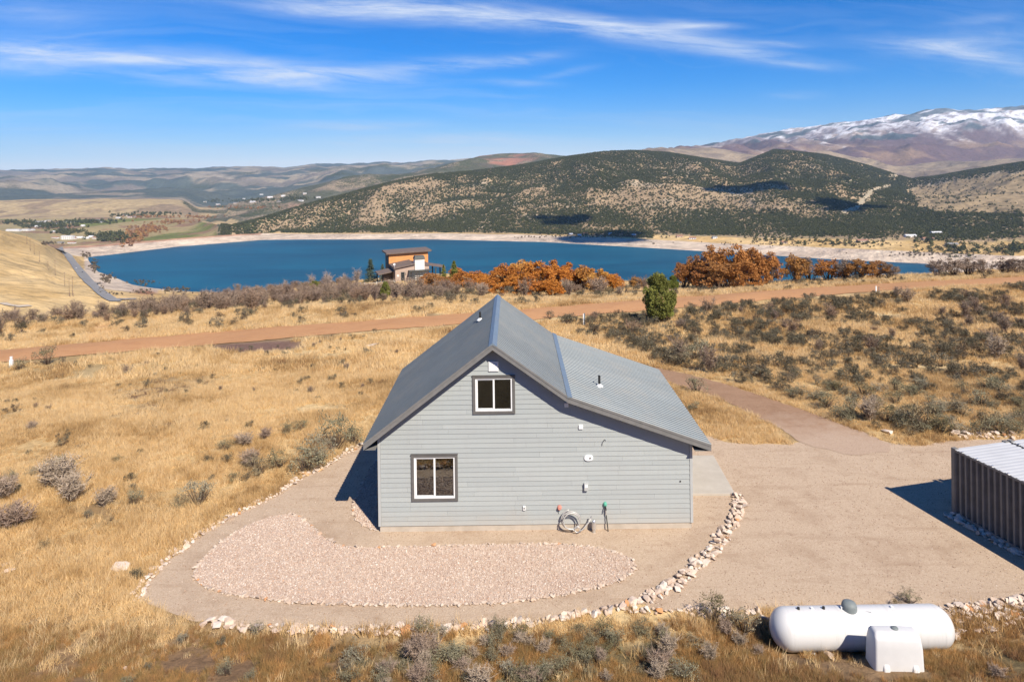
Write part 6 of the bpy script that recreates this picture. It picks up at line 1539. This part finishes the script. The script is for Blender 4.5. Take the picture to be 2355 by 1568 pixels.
# houses of the valley: walls, gabled roof, door and windows facing us
M_HW = mottled('house_white', (0.68, 0.67, 0.65), (0.75, 0.74, 0.72), .3, 0.8); M_HT = mottled('house_tan', (0.42, 0.34, 0.26), (0.48, 0.40, 0.31), .3, 0.8)
M_HR = mottled('house_roof_grey', (0.20, 0.20, 0.205), (0.26, 0.26, 0.265), .3, 0.8); M_HRW = mottled('house_roof_white', (0.62, 0.62, 0.62), (0.7, 0.7, 0.7), .3, 0.6); M_HRR = mottled('house_roof_rust', (0.30, 0.15, 0.10), (0.36, 0.19, 0.13), .3, 0.8)
def far_house(u, v, w, d, h, rh, wallm, roofm, lab, grp, rz=0, rows=1):
    X, Y, Z = far_hit(u, v)
    e = prop(empty('house', (X, Y, Z - .5), rz), lab, 'house', grp)
    MB().box(-w / 2, w / 2, -d / 2, d / 2, -1.5, h).build('wall', wallm, e)
    if rh > .5: MB().prism([(-w / 2 - .5, 0), (w / 2 + .5, 0), (w / 2 + .5, .3), (-w / 2 - .5, .3)], 0, 1).v
    mb = MB(); o_ = .5
    b4 = [(-w / 2 - o_, -d / 2 - o_, h + .01), (w / 2 + o_, -d / 2 - o_, h + .01), (w / 2 + o_, d / 2 + o_, h + .01), (-w / 2 - o_, d / 2 + o_, h + .01)]
    mb.hexa(b4, [(-w / 2 - o_ * .6, -.1, h + rh), (w / 2 + o_ * .6, -.1, h + rh), (w / 2 + o_ * .6, .1, h + rh), (-w / 2 - o_ * .6, .1, h + rh)]).build('roof', roofm, e)
    n_ = max(2, int(w / 5))
    for r0 in range(rows):
        for i_ in range(n_):
            cx__ = -w / 2 + (i_ + .5) * w / n_; z0 = 1.0 + r0 * 3
            if i_ == n_ // 2 and r0 == 0: MB().box(cx__ - .6, cx__ + .6, -d / 2 - .08, -d / 2 + .02, 0, 2.3).build('door', M_DARK, e)
            else: MB().box(cx__ - .8, cx__ + .8, -d / 2 - .08, -d / 2 + .02, z0, z0 + 1.3).build('window', M_WGLASS, e)
far_house(*cr7(210, 322), 42, 14, 6, 1.2, M_HW, M_HRW, 'longest white storage shed in the distance at far left', None)
far_house(*cr7(355, 316), 46, 14, 5, 1.2, M_HW, M_HRW, 'white storage shed right of the longest one at far left', None)
far_house(*cr7(485, 310), 24, 12, 4, 1.2, M_HW, M_HRW, 'small white shed at the right end of the storage row', None)
far_house(*cr7(1100, 458), 34, 14, 11, 1.0, M_HW, M_HRW, 'white three storey block below the dam', None, 0, 3)
TOWN = [(1290, 440), (1400, 448), (1480, 425), (1560, 448), (1190, 452), (890, 440), (870, 345), (1030, 290), (1350, 245), (920, 185), (940, 220), (1180, 190), (780, 165), (1540, 185), (1640, 185), (1590, 150), (1930, 115), (2040, 75), (2120, 100), (2200, 100), (620, 180), (700, 180), (610, 255), (980, 530), (1160, 525), (1060, 180)]
for n_, (a, c) in enumerate(TOWN):
    far_house(*cr7(a, c), random.uniform(11, 22), 9, 4, 2.2, random.choice((M_HW, M_HW, M_HT)), random.choice((M_HR, M_HRW, M_HR, M_HRR)), 'small pale house among trees in the valley below the dam', 'houses in the valley below the dam', random.uniform(-.4, .4))
for n_, (u, v) in enumerate([(620, 455), (650, 452), (560, 458), (690, 462), (700, 448), (640, 466), (580, 466), (730, 455), (600, 448), (540, 470), (500, 472), (470, 466)]):
    far_house(u, v, random.uniform(16, 30), 12, 5, 3, random.choice((M_HW, M_HT)), random.choice((M_HR, M_HRW)), 'tiny house in the far town at the valley mouth', 'houses in the far town', random.uniform(-.4, .4))
for n_, (u, v) in enumerate(sorted([(1310, 541), (1330, 543), (1400, 540), (1425, 542), (1345, 540), (1455, 543), (1560, 546), (1590, 550), (1640, 548), (1800, 560)])):
    far_house(u, v, random.uniform(8, 16), 8, 3.4, 2, random.choice((M_HW, M_HT)), random.choice((M_HR, M_HRW, M_HRR)), ORD[n_] + ' cabin from the left on the far shore below the juniper hill', 'cabins on the far shore', random.uniform(-.4, .4))
for n_, (u, v, lab) in enumerate([(2090, 545, 'long white roofed building at the mouth of the right side valley'), (2150, 538, 'white roofed shed beside the right side valley road'), (2130, 552, 'tan building with rust roof near the right shore'), (2185, 565, 'grey house near the right shore'), (1980, 557, 'low tan building near the right lake shore')]):
    far_house(u, v, 22, 10, 4, 2, (M_HW, M_HW, M_HT, M_HT, M_HT)[n_], (M_HRW, M_HRW, M_HRR, M_HR, M_HRR)[n_], lab, None)

# ------------------------------------------------------------------ fair-weather clouds above and behind us, whose shadows lie on the hill
M_CLOUD, T_, b__ = mat('cloud_white', (0.85, 0.86, 0.88), 1.0, 0, 0.0)
def cloud(u, v, rx, ry, label):
    X, Y, Z = far_hit(u, v); t_ = (1500 - Z) / SUN.z
    c = Vector((X, Y, Z)) + SUN * t_
    mb = bmesh.new(); r = random.Random(int(u))
    for i in range(16):
        a = r.uniform(0, 6.28); q = math.sqrt(r.uniform(0, 1)) * .8
        s = r.uniform(.28, .5) * (1 - .4 * q)
        m_ = Matrix.Translation((q * math.cos(a) * rx, q * math.sin(a) * ry, r.uniform(0, .25) * min(rx, ry))) @ Matrix.Diagonal((s * rx, s * ry, s * min(rx, ry) * .8, 1))
        bmesh.ops.create_icosphere(mb, subdivisions=2, radius=1, matrix=m_)
    for vtx in mb.verts:
        n_ = float(fbm(vtx.co.x / (rx * .2), vtx.co.y / (ry * .2) + vtx.co.z * .01, 7, 3)) - .5
        vtx.co *= 1 + .25 * n_
        vtx.co.z = max(vtx.co.z, -.08 * min(rx, ry))
    me = bpy.data.meshes.new('cloud'); mb.to_mesh(me); mb.free(); me.materials.append(M_CLOUD); me.polygons.foreach_set('use_smooth', [True] * len(me.polygons))
    o = link(bpy.data.objects.new('cloud', me)); o.location = c; prop(o, label, 'cloud', 'clouds outside the picture', 'structure')
cloud(1295, 508, 85, 75, 'small cumulus whose shadow darkens the middle of the hill')
cloud(1385, 548, 140, 75, 'flat cumulus shading the far shore')
cloud(1730, 432, 130, 110, 'cumulus shading the upper right of the hill')
cloud(1950, 472, 120, 100, 'cumulus shading the side valley')

# ------------------------------------------------------------------ haze of the valley air
hm = bpy.data.materials.new('haze'); hm.use_nodes = True; T = NT(hm.node_tree)
for n in list(T.n): T.n.remove(n)
pv = T.add('ShaderNodeVolumePrincipled'); pv.inputs['Color'].default_value = (0.46, 0.71, 1.0, 1); pv.inputs['Density'].default_value = 4.0e-5; pv.inputs['Anisotropy'].default_value = 0.0
ou = T.add('ShaderNodeOutputMaterial'); T.l.new(pv.outputs[0], ou.inputs['Volume'])
zmin = float(min(GZ.min(), ZZ.min())) - 40; zmax = float(GZ.max()) + 40
xm_ = max(abs(GX.min()), abs(GX.max())) + 300; ym = float(GY.max()) + 300
o = MB().box(-xm_, xm_, -500, ym, zmin, zmax).build('haze', hm); prop(o, 'thin blue haze filling the valley air', None, None, 'stuff')
